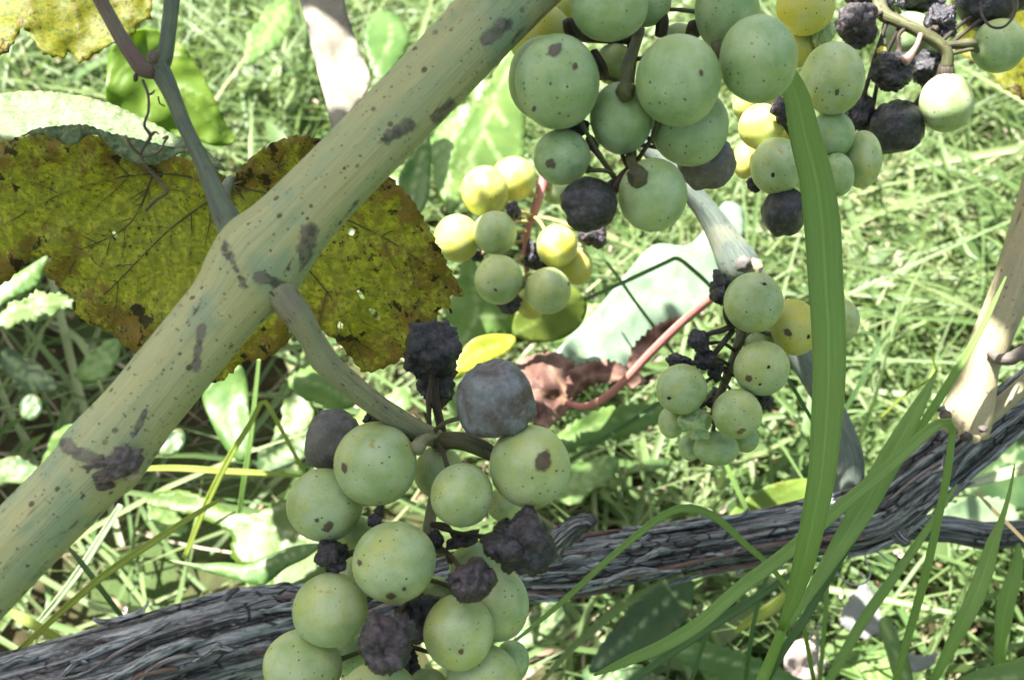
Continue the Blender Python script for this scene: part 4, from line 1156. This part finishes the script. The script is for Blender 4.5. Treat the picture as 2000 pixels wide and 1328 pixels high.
# visible fruit caps
for (p, r, d) in [((1222, 178), 19, .2085), ((1246, 347), 20, .2065)]:
    blob('pedicel_cap', p, r, r * 1.05, d, STALK, root, .3, 1.8, r, 3)
px_tube('side_stalk', [(1222, 170, .208, 11), (1226, 130, .212, 12), (1240, 90, .222, 11), (1250, 60, .232, 10)], STALK, root, 16, 12)
px_tube('side_stalk', [(1246, 340, .206, 11), (1236, 322, .21, 10), (1230, 305, .22, 9)], STALK, root, 14, 12)
px_tube('side_stalk', [(1290, 70, .226, 12), (1294, 40, .224, 13), (1288, 20, .224, 9)], DARKSTALK, root, 14, 10)
px_tube('side_stalk', [(1362, 68, .226, 8), (1354, 50, .224, 11), (1345, 75, .23, 9)], DARKSTALK, root, 14, 10)
px_tube('side_stalk', [(1110, 40, .222, 12), (1118, 62, .224, 15), (1150, 75, .23, 9), (1230, 80, .234, 8)], DARKSTALK, root, 18, 10)
px_tube('side_stalk', [(1158, 100, .222, 9), (1172, 130, .222, 13), (1182, 150, .226, 9)], DARKSTALK, root, 14, 10)
px_tube('side_stalk', [(1150, 268, .222, 8), (1158, 285, .222, 11), (1165, 275, .23, 8)], DARKSTALK, root, 14, 10)
px_tube('side_stalk', [(1398, 85, .214, 10), (1402, 105, .213, 11), (1398, 120, .215, 7)], STALK, root, 12, 10)
px_tube('side_stalk', [(1198, 370, .214, 12), (1212, 350, .215, 10), (1230, 330, .218, 8)], DARKSTALK, root, 12, 10)

# sunlit middle bunch
root, G = bunch('small sunlit bunch of glowing yellow grapes behind the front bunches', (1065, 330, .41), .385, [
    (967, 455, 43, 43, 'g', .0), (974, 546, 47, 49, 'g', -.004), (1070, 568, 45, 46, 'g', -.004), (1088, 481, 40, 42, 'y', .004), (947, 374, 46, 49, 'y', .006), (893, 466, 45, 47, 'y', .006), (1003, 350, 44, 44, 'y', .016),
    (1126, 520, 32, 37, 'y', .014), (1038, 592, 30, 32, 'y', .02), (1085, 372, 28, 28, 'g', .03), (993, 592, 24, 18, 'k', .012), (1156, 456, 28, 28, 'p', .008), (1003, 412, 14, 18, 'p', .0), (1040, 500, 18, 26, 'k', .02), (930, 497, 16, 14, 'k', .02), (1060, 520, 16, 16, 'k', .024), (1020, 470, 14, 16, 'k', .026)],
    [(1075, 300, .41, 9), (1062, 350, .408, 9), (1048, 400, .405, 9), (1032, 445, .405, 7), (1026, 490, .405, 6), (1030, 540, .405, 5)], STALK_RED, pedmat=mat_wood('pale stalklet', (.42, .36, .12), (.34, .26, .10), (.30, .16, .08), (.1, .04, .03), .5), pr=5)
blemish(G[1], -.1, -.46, .11, .5, -.7)
blemish(G[2], .86, .40, .09, 1)

# right bunch
root, G = bunch('medium bunch with withered black middle left of the tall grass blade', (1440, 545, .315), .300, [
    (1472, 591, 58, 59, 'g', -.004), (1488, 719, 54, 54, 'g', -.004), (1331, 760, 49, 50, 'g', -.002), (1440, 808, 48, 49, 'g', -.006), (1552, 640, 46, 55, 'y', .006), (1638, 627, 40, 45, 'g', .02), (1399, 876, 44, 34, 'd', .006),
    (1312, 824, 26, 32, 'g', .006), (1359, 828, 31, 29, 'w', .0), (1347, 874, 22, 26, 'd', .014), (1456, 858, 26, 26, 'd', .014), (1482, 668, 32, 34, 'g', .014), (1492, 782, 19, 18, 'k', .004), (1410, 566, 21, 33, 'k', .0), (1366, 667, 20, 21, 'k', -.002),
    (1377, 700, 21, 20, 'k', .002), (1326, 707, 26, 15, 'k', .004), (1396, 724, 14, 20, 'k', .004), (1350, 790, 24, 24, 'k', .014), (1400, 780, 18, 20, 'k', .014)],
    [(1452, 540, .318, 10), (1440, 600, .316, 10), (1446, 650, .314, 9), (1436, 690, .312, 9), (1420, 735, .31, 9), (1405, 775, .31, 8), (1390, 820, .31, 7)], STALK, pr=5)
blemish(G[0], .12, .58, .09, .7, -.2, BLACKSPOT)
blemish(G[1], .02, .06, .075, 1, 0, BLACKSPOT)
blemish(G[1], -.62, -.35, .10, 1.5, .3)
blemish(G[1], -.25, -.55, .06, 1, 0, BLACKSPOT)
blemish(G[2], -.56, -.36, .08, 1, 0, BLACKSPOT)
blemish(G[4], -.55, -.12, .22, .6, -.8)
blemish(G[4], .28, -.36, .09, 1, 0, BLACKSPOT)
blemish(G[3], -.1, -.62, .20, .6, .3, STAINED)
for P in ([(1440, 632, .302, 6), (1410, 645, .30, 6), (1385, 652, .30, 5), (1370, 664, .30, 5)], [(1432, 645, .302, 6), (1410, 672, .30, 6), (1392, 695, .301, 6)], [(1425, 590, .31, 6), (1418, 610, .30, 7), (1430, 640, .304, 8)],
          [(1350, 708, .303, 5), (1385, 712, .302, 7), (1410, 712, .304, 7)]):
    px_tube('side_stalk', P, DARKSTALK, root, 20, 9)

# upper right bunch, crossed by the grass blade
root, G = bunch('pale green and yellow bunch partly behind the top of the tall grass blade', (1600, -30, .32), .292, [
    (1627, 154, 61, 70, 'g', .0), (1517, 325, 50, 57, 'g', -.002), (1625, 263, 43, 46, 'd', .006), (1635, 341, 32, 43, 'd', .004), (1684, 312, 37, 56, 'g', .010), (1487, 248, 44, 45, 'y', .006), (1455, 312, 24, 38, 'y', .02), (1573, 12, 56, 58, 'y', .004),
    (1558, 96, 35, 36, 'y', .014), (1546, 240, 28, 40, 'y', .024), (1478, 206, 46, 40, 'y', .03), (1530, 414, 44, 49, 'r', .0), (1474, 360, 15, 16, 'k', .004), (1521, 211, 14, 19, 'p', -.004), (1526, 232, 9, 12, 'k', .0), (1606, 64, 20, 34, 'w', .01), (1595, 330, 28, 40, 'g', .02)],
    [(1660, -330, .32, 10), (1630, -60, .318, 9), (1612, 40, .317, 9), (1590, 130, .316, 8), (1572, 200, .316, 8), (1570, 270, .315, 7), (1560, 350, .31, 6)], STALK, pr=5.5)
blemish(G[0], -.18, -.55, .07, 1.3)
blemish(G[1], -.35, -.42, .08, 1.3, .4, BLACKSPOT)

# far upper right bunch
root, G = bunch('straggly bunch of glossy black wrinkled berries in the top right corner', (1700, -40, .345), .325, [
    (1848, 202, 52, 56, 'g', -.004), (1748, 249, 52, 54, 'r', .0), (1951, 90, 51, 52, 'd', .0), (1925, 12, 60, 46, 'r', .004), (1742, 137, 41, 34, 'k', -.004), (1812, 137, 31, 36, 'k', .008), (1675, 50, 41, 40, 'p', -.006), (1772, 72, 52, 48, 'd', .016),
    (1839, 46, 29, 32, 'k', .0), (1795, 112, 34, 40, 'd', .02), (1678, 215, 25, 32, 'k', .004), (1694, 245, 18, 24, 'k', .008), (1720, 101, 12, 12, 'y', .0), (1700, 0, 36, 26, 'k', .006), (1800, 0, 40, 26, 'k', .014), (1990, -12, 40, 34, 'r', .008)],
    [(1690, -330, .335, 16), (1715, -60, .33, 15), (1720, 20, .325, 14), (1755, 42, .322, 12), (1795, 62, .32, 12), (1832, 85, .32, 12), (1850, 105, .32, 11), (1848, 135, .321, 12)], STALK, pr=5.5)
blemish(G[0], .05, .93, .1, 1)
px_tube('side_stalk', [(1848, 128, .322, 14), (1847, 142, .3215, 17), (1847, 152, .322, 15)], DARKSTALK, root, 10, 12)
px_tube('side_stalk', [(1840, 92, .32, 9), (1868, 88, .321, 8), (1890, 86, .321, 11), (1903, 88, .322, 10)], STALK, root, 16, 10)
px_tube('side_stalk', [(1798, 68, .318, 5), (1790, 90, .316, 5), (1775, 112, .315, 9), (1765, 120, .315, 12)], mat_wood('pink stalklet', (.36, .22, .20), (.28, .16, .14), (.4, .3, .26), (.1, .04, .04), .5), root, 16, 10)
px_tube('tendril', [(1915, 5, .318, 2.4), (1918, 30, .315, 2.6), (1935, 52, .312, 2.6), (1958, 54, .312, 2.6), (1976, 38, .313, 2.6), (1984, 15, .314, 2.6), (1982, -20, .316, 2.6)], DARKSTALK, root, 40, 8)


# ------------------------------------------------------------------ single grass blades and stems in front
def blade_geo(rows, n=44, cup=.3, twist=0.0):
    R = catmull(rows, n)
    V, U, F = [], [], []
    C = [at(a, b, d) for a, b, d, h in R]
    al = 0
    for i, (a, b, d, h) in enumerate(R):
        t = (C[min(n - 1, i + 1)] - C[max(0, i - 1)]).normalized()
        if i: al += (C[i] - C[i - 1]).length
        view = (C[i] - CL).normalized()
        s = t.cross(view).normalized()
        nn = s.cross(t)
        wv = max(.00015, abs(h) * d / FPX)
        tw = twist * (i / n - .5)
        s, nn = s * math.cos(tw) + nn * math.sin(tw), nn * math.cos(tw) - s * math.sin(tw)
        for u in (-1, -.5, 0, .5, 1):
            V.append(C[i] + s * (u * wv) + nn * (-cup * wv * abs(u) ** 1.3 + .04 * wv * math.sin(al * 300 + u * 3)))
            U.append((u * .5 + .5, al))
    for i in range(n - 1):
        for j in range(4):
            q = i * 5 + j
            F.append((q, q + 1, q + 6, q + 5))
    return V, F, U


def blade(name, rows, mat, parent=None, cup=.3, twist=0.0, thick=.00025, n=44):
    V, F, U = blade_geo(rows, n, cup, twist)
    return mesh_obj(name, V, F, mat, parent, uvs=U, solid=thick)


gp = empty('grass_plant', at(1490, 1335, .29), 'tall grass plant whose wide blade stands in front of the right bunch', 'grass')
blade('blade', [(1500, 70, .25, 4), (1530, 130, .249, 16), (1556, 190, .248, 24), (1572, 265, .247, 29), (1594, 350, .246, 32), (1606, 440, .246, 34), (1612, 540, .246, 33), (1618, 640, .247, 32), (1619, 740, .248, 31), (1613, 840, .25, 28.5), (1606, 920, .252, 26),
                (1592, 1000, .255, 24), (1572, 1090, .26, 21), (1552, 1160, .267, 15), (1532, 1212, .274, 8), (1526, 1230, .277, 7)], BLADE, gp, .25)
blade('blade', [(1830, 722, .30, 1.2), (1812, 760, .299, 7.4), (1790, 800, .298, 13.1), (1752, 870, .296, 19.7), (1712, 945, .293, 23.0), (1668, 1020, .29, 21.3), (1624, 1090, .286, 15.6), (1590, 1145, .282, 10.7), (1560, 1190, .279, 7.4), (1535, 1226, .277, 5.7)], BLADE, gp, .35)
px_tube('stem', [(1532, 1215, .277, 9), (1520, 1250, .28, 10), (1500, 1300, .286, 11), (1480, 1350, .292, 11), (1430, 1500, .33, 11)], BLADE, gp, 30, 12)
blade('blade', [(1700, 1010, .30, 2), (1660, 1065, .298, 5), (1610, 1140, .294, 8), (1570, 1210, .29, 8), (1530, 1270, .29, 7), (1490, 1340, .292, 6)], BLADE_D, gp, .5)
g2 = empty('grass_plant', at(1748, 1335, .33), 'long grass blade bent over sharply at the trunk and sweeping down left', 'grass')
blade('blade', [(1160, 1318, .27, 2.2), (1230, 1288, .27, 9.4), (1300, 1258, .272, 12.2), (1370, 1214, .275, 13.0), (1450, 1145, .278, 13.0), (1545, 1073, .28, 13.0), (1615, 1012, .282, 13.0), (1685, 954, .284, 12.2), (1755, 894, .287, 11.5), (1805, 848, .29, 10.8), (1836, 826, .293, 9.4), (1852, 824, .295, 8.6),
                (1860, 838, .297, 6.5), (1858, 863, .298, 6.5), (1849, 930, .30, 7.2), (1827, 1038, .306, 7.2), (1802, 1143, .313, 7.9), (1772, 1248, .322, 7.2), (1748, 1335, .33, 6.5), (1700, 1480, .35, 5.8)], BLADE, g2, .35, n=80)
blade_list = [
    ('narrow dark green blade with a broad middle near the right edge of the bottom', [(1982, 905, .33, 1.2), (1972, 960, .33, 3.2), (1957, 1013, .33, 5.6), (1940, 1058, .33, 11.2), (1920, 1125, .33, 16.0), (1891, 1195, .33, 15.2), (1856, 1265, .334, 11.2), (1825, 1325, .34, 7.2), (1780, 1420, .36, 6.4)], BLADE),
    ('slim straight blade left of the bent blade, leaning right', [(1870, 945, .34, 1.5), (1826, 1012, .34, 6), (1744, 1129, .34, 9), (1685, 1213, .342, 10), (1625, 1318, .346, 8), (1570, 1420, .36, 7)], BLADE),
    ('thin arched blade crossing the trunk right of the front bunch', [(985, 1268, .31, 2), (1090, 1182, .308, 5), (1200, 1082, .306, 6), (1290, 1010, .305, 7), (1345, 992, .305, 8), (1400, 1012, .306, 7), (1455, 1062, .308, 6), (1510, 1112, .31, 5), (1560, 1190, .32, 4), (1590, 1330, .36, 4)], BLADE),
    ('dark kinked grass stem in front of the silvery leaf', [(1140, 586, .44, 3), (1225, 548, .44, 4), (1300, 513, .44, 4), (1322, 505, .44, 4), (1345, 520, .44, 4), (1392, 564, .445, 4), (1430, 620, .46, 3.5)], BLADE_D),
    ('thin bluish grass stem beside the dark kinked one', [(1150, 470, .46, 2.5), (1200, 532, .455, 3), (1245, 595, .45, 3), (1290, 655, .45, 3), (1325, 705, .455, 2.5)], BLADE_D),
    ('yellow green grass stem rising diagonally from the bottom left corner', [(20, 1285, .36, 4), (49, 1258, .36, 5), (192, 1132, .358, 7), (297, 1059, .356, 7), (388, 1000, .356, 5), (430, 975, .357, 3)], BLADE_Y),
    ('grass stem bent over in a sharp peak above the front bunch', [(360, 1090, .42, 4), (400, 990, .418, 6), (450, 890, .414, 6), (490, 825, .412, 5), (508, 790, .411, 4.5), (516, 784, .411, 4.5), (524, 792, .411, 4.5), (545, 830, .412, 4), (580, 895, .414, 3.5), (610, 950, .42, 2.5)], BLADE_Y),
    ('straight thin green stem just left of the bent peak', [(506, 700, .45, 3), (500, 760, .45, 4), (490, 850, .45, 5), (478, 930, .452, 5), (466, 1010, .458, 4)], BLADE),
    ('short light blade with a brown tip on the bottom left above the trunk', [(20, 1194, .37, 5), (40, 1205, .368, 9), (75, 1225, .366, 9), (120, 1250, .366, 7)], BLADE_Y),
    ('bright horizontal blade right of the bud scar', [(262, 916, .43, 4), (340, 914, .43, 6), (440, 920, .43, 6), (520, 924, .43, 5), (590, 930, .432, 3)], BLADE_Y),
    ('dark green stem crossing the diagonal yellow stem at the bottom left', [(128, 1062, .37, 2), (160, 1100, .37, 5), (205, 1160, .37, 5), (252, 1222, .372, 4)], BLADE_D),
    ('whitish blade leaning left below the cane', [(236, 985, .40, 5), (190, 1060, .4, 7), (140, 1135, .4, 7), (60, 1235, .405, 5)], BLADE_P),
    ('teal stem right of the tall wide blade pointing down left', [(1678, 648, .42, 2.5), (1700, 652, .42, 3), (1716, 672, .42, 4), (1690, 730, .42, 4), (1652, 800, .425, 4), (1630, 850, .43, 4)], BLADE_D),
    ('long thin blade leaning along the left side of the pale spur cane', [(1965, 540, .33, 1.5), (1930, 615, .33, 5), (1888, 692, .33, 7), (1846, 760, .332, 8), (1800, 832, .335, 7), (1740, 930, .345, 5)], BLADE),
    ('thin dark stem slanting down left beside the toothed leaf', [(1300, 778, .43, 3), (1240, 818, .43, 4), (1180, 855, .43, 4), (1122, 894, .432, 4), (1050, 945, .44, 3)], BLADE_D),
    ('short dark stem between the right bunch and the wide blade', [(1535, 735, .34, 3), (1560, 775, .34, 3.5), (1590, 828, .342, 3)], BLADE_D),
    ('grass stem behind the trunk under the right bunch', [(1415, 900, .43, 4), (1435, 945, .43, 5), (1460, 1000, .432, 5), (1490, 1080, .44, 4)], BLADE),
    ('wispy curved stem right of the teal one', [(1818, 682, .40, 2), (1824, 720, .4, 2.5), (1810, 745, .4, 2.5), (1772, 768, .402, 2.5), (1720, 815, .41, 2)], BLADE_Y),
    ('dry tan stem crossing the thin branch near the right edge', [(1908, 962, .35, 2), (1940, 995, .35, 3.5), (1970, 1025, .352, 3.5), (2015, 1070, .356, 3)], mat_blade('dry stem', (.36, .28, .15), (.42, .34, .2), (.4, .3, .1), .2)),
    ('pale wide blade lying behind the trunk at the right edge', [(1850, 952, .44, 6), (1900, 942, .44, 9), (1960, 926, .44, 11), (2040, 905, .44, 11)], BLADE_P),
    ('thin upright stem in the bottom right left of the white scrap', [(1640, 1090, .38, 2.5), (1618, 1130, .38, 4), (1613, 1190, .38, 4.5), (1608, 1250, .385, 4), (1600, 1340, .4, 4)], BLADE),
    ('dark thin stem under the trunk slanting to the bottom edge', [(1500, 1120, .36, 3), (1478, 1190, .36, 4), (1465, 1260, .362, 4), (1455, 1340, .37, 4)], BLADE_D),
    ('slender stem near the bottom left of the toothed leaf', [(1395, 1210, .37, 2.5), (1375, 1255, .37, 4), (1350, 1330, .375, 4), (1330, 1390, .38, 4)], BLADE_D),
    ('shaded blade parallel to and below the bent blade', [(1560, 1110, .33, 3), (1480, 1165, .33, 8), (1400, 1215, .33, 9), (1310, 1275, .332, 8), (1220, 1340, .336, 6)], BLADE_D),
    ('yellow dead blade in the grass below the trunk', [(1435, 1235, .44, 3), (1470, 1210, .44, 10), (1510, 1185, .44, 12), (1535, 1160, .44, 6)], BLADE_Y),
    ('broad blade at the right edge above the bottom corner', [(1990, 1060, .40, 3), (1985, 1110, .4, 12), (1965, 1180, .4, 16), (1955, 1260, .402, 12), (1950, 1330, .41, 8)], BLADE),
]
for lab, rows, m in blade_list:
    i_ = max(range(len(rows)), key=lambda q: -at(*rows[q][:3]).z)
    o = empty('grass_plant', at(*rows[i_][:3]), lab, 'grass', 'single grass blades among the vine')
    blade('blade', rows, m, o, .35)

# ------------------------------------------------------------------ scraps in the grass
leaf_thing('scrap', 'torn white cottony scrap caught in the grass at the bottom right', 'scrap',
           [(1640, 1210), (1660, 1165), (1690, 1140), (1712, 1165), (1722, 1200), (1748, 1222), (1762, 1262), (1800, 1280), (1828, 1272), (1822, 1298), (1790, 1312), (1762, 1300), (1742, 1260), (1712, 1240), (1690, 1248), (1660, 1235)],
           (.45, .05, -.15), SCRAP, step=6, und=.006, us=14, teeth=2, seed=61, thick=.0005)
leaf_thing('dead_leaf', 'small faded pink dead leaf at the bottom edge behind the tall grass stem', 'leaf',
           [(1540, 1262), (1570, 1248), (1600, 1262), (1612, 1300), (1590, 1335), (1550, 1335), (1532, 1300)], (.47, .05, -.1), mat_weed('pink dead leaf', (.46, .36, .33), (.52, .42, .38), (.4, .3, .25), .2, .7, (.3, .2, .15), .4, .3), step=8, veins=[[(1545, 1330), (1595, 1262)]], und=.006, us=60, seed=62)
o = px_tube('thread', [(1628, 1108, .37, 1.6), (1640, 1125, .37, 1.6), (1660, 1140, .37, 1.6), (1685, 1140, .37, 1.6), (1700, 1120, .37, 1.6), (1690, 1085, .372, 1.6), (1712, 1078, .374, 1.6), (1738, 1096, .374, 1.6)],
            mat_wood('grey thread', (.33, .38, .40), (.28, .32, .35), (.3, .35, .38), (.2, .2, .2), .2), None, 50, 7)
tag(o, 'thin grey blue thread looping under the trunk', 'thread')
sd = empty('seed_head', at(1605, 1335, .40), 'wispy pale dry seed head between the stems at the bottom edge', 'seed head')
sm = mat_wood('seed fibre', (.40, .42, .33), (.33, .36, .27), (.45, .45, .38), (.3, .3, .25), .2)
rs = random.Random(3)
px_tube('stem', [(1605, 1370, .40, 2.5), (1600, 1320, .40, 2.2), (1596, 1250, .40, 1.8), (1598, 1215, .40, 1.2)], sm, sd, 20, 6)
for k in range(30):
    y = rs.uniform(1225, 1320); a = rs.uniform(-1, 1)
    dx = a * rs.uniform(20, 45)
    px_tube('fibre', [(1598, y, .40, 1.2), (1598 + dx * .6, y - rs.uniform(5, 18), .40 + rs.uniform(-.006, .006), 1.0), (1598 + dx, y - rs.uniform(-10, 24), .40 + rs.uniform(-.01, .01), .7)], sm, sd, 8, 5)

# ------------------------------------------------------------------ unseen vine leaves added over the frame to cast the shade
LEAFP = [(0, 0), (.18, -.14), (.42, -.12), (.5, .12), (.42, .24), (.62, .42), (.5, .62), (.3, .62), (.22, .8), (0, 1.05), (-.22, .8), (-.3, .62), (-.5, .62), (-.62, .42), (-.42, .24), (-.5, .12), (-.42, -.12), (-.18, -.14)]


# x, y, height, size, turn, tilt in x and in y of every leaf, fitted so its shadow falls where wanted
CHOSEN = [(-0.1499, 0.2138, 0.666, 0.100, 4.78, -0.24, 0.22), (-0.0383, 0.2412, 0.666, 0.100, 5.58, -0.13, -0.06), (-0.1689, 0.2291, 0.611, 0.100, 5.84, -0.23, 0.30), (-0.2326, 0.1851, 0.726, 0.100, 2.41, -0.58, -0.00), (-0.2543, 0.2296, 0.604, 0.100, 4.63, -0.23, -0.00), (-0.1330, 0.2967, 0.797, 0.100, 1.28, 0.02, 0.18), (-0.4828, 0.5394, 0.568, 0.100, 3.12, -0.55, -0.16), (-0.3731, 0.5547, 0.571, 0.100, 0.39, -0.36, 0.22), (-0.5738, 0.6538, 0.782, 0.100, 0.59, -0.27, -0.03), (-0.1293, 0.2173, 0.723, 0.100, 1.83, -0.42, 0.07), (-0.4547, 0.6772, 0.749, 0.100, 0.12, -0.74, -0.01), (-0.0662, 0.3276, 0.777, 0.045, 4.85, -0.28, 0.09), (0.0139, 0.3461, 0.767, 0.045, 0.58, -0.23, 0.11), (-0.5449, 0.5775, 0.565, 0.100, 0.38, -0.12, 0.08), (-0.1971, 0.3124, 0.736, 0.100, 4.44, 0.07, 0.13), (-0.4492, 0.5275, 0.698, 0.100, 1.24, -0.34, -0.07), (-0.5815, 0.6766, 0.680, 0.100, 5.75, -0.32, -0.25), (-0.5039, 0.6508, 0.711, 0.100, 6.04, -0.14, 0.27), (-0.5814, 0.5183, 0.694, 0.100, 4.27, -0.10, 0.33), (-0.3479, 0.2467, 0.744, 0.080, 5.31, -0.35, 0.06), (0.0183, 0.2354, 0.600, 0.060, 2.60, -0.29, 0.06), (-0.6400, 0.7962, 0.683, 0.080, 1.92, -0.25, 0.06), (-0.6798, 0.8704, 0.663, 0.100, 3.98, 0.06, 0.27), (-0.3909, 0.5643, 0.724, 0.100, 2.25, 0.03, 0.29), (0.0039, 0.2592, 0.590, 0.045, 5.04, -0.07, 0.01), (-0.1241, 0.3059, 0.633, 0.080, 1.38, -0.28, 0.27), (0.0379, 0.3055, 0.698, 0.060, 2.66, 0.06, 0.01), (-0.3713, 0.6326, 0.604, 0.045, 1.29, -0.03, -0.01), (-0.6745, 0.7307, 0.780, 0.080, 3.26, -0.82, 0.13), (-0.4652, 0.6025, 0.681, 0.100, 0.38, -0.83, -0.07), (-0.5505, 0.5257, 0.716, 0.100, 5.09, -0.06, 0.07), (-0.6175, 0.6633, 0.669, 0.045, 6.05, -0.45, 0.00), (-0.1599, 0.3236, 0.681, 0.080, 2.30, -0.07, 0.12), (-0.1797, 0.3505, 0.790, 0.045, 2.55, -0.24, 0.14), (-0.0857, 0.2764, 0.781, 0.060, 1.46, 0.03, 0.22), (-0.1839, 0.4695, 0.741, 0.045, 5.03, -0.42, 0.26), (-0.1869, 0.4712, 0.633, 0.060, 0.81, -0.25, 0.17), (0.0197, 0.3090, 0.594, 0.020, 1.88, -0.17, 0.16), (-0.0149, 0.3326, 0.774, 0.020, 0.11, -0.63, 0.22), (-0.0133, 0.2928, 0.620, 0.020, 3.78, 0.12, -0.02), (-0.1468, 0.3442, 0.652, 0.030, 2.31, -0.14, 0.15), (-0.2035, 0.4536, 0.781, 0.040, 3.21, 0.19, 0.04), (-0.2455, 0.4369, 0.726, 0.030, 3.05, -0.04, -0.13), (-0.1920, 0.3773, 0.620, 0.020, 3.86, -0.20, -0.02), (-0.1783, 0.4125, 0.749, 0.020, 0.13, 0.19, 0.19), (-0.2135, 0.4019, 0.696, 0.020, 4.76, -0.12, 0.55), (-0.1252, 0.3997, 0.736, 0.040, 5.46, -0.31, -0.02), (-0.1451, 0.4172, 0.730, 0.020, 4.28, -0.78, 0.42), (-0.1010, 0.3004, 0.798, 0.020, 0.57, 0.18, 0.15), (-0.1355, 0.3545, 0.639, 0.020, 3.39, -0.08, -0.01), (-0.0675, 0.4220, 0.566, 0.020, 3.20, -0.37, 0.02), (0.0357, 0.3057, 0.621, 0.020, 2.12, -0.14, -0.19)]


def shade_leaf(x0, y0, z0, size, rot, tx, ty):
    q = Vector((tx, ty, 1)).normalized().to_track_quat('Z', 'Y').to_matrix()
    out = []
    for (x, y) in [(0, .45)] + LEAFP:
        x2, y2 = x, y - .45
        xx, yy = x2 * math.cos(rot) - y2 * math.sin(rot), x2 * math.sin(rot) + y2 * math.cos(rot)
        out.append(Vector((x0, y0, z0)) + q @ Vector((xx, yy, -.14 * (x2 * x2 + y2 * y2) + .04 * noise.noise(Vector((x * 4, y * 4, x0 * 40))))) * size)
    return out


V, F = [], []
m = len(LEAFP)
for row in CHOSEN:
    b0 = len(V)
    V += shade_leaf(*row)
    for i in range(m): F.append((b0, b0 + 1 + i, b0 + 1 + (i + 1) % m))
o = mesh_obj('shade_leaves', V, F, SHADE_LEAF, None, solid=.0003)
tag(o, 'unseen green vine leaves added above the frame to shade the bunches', 'foliage', kind='stuff')
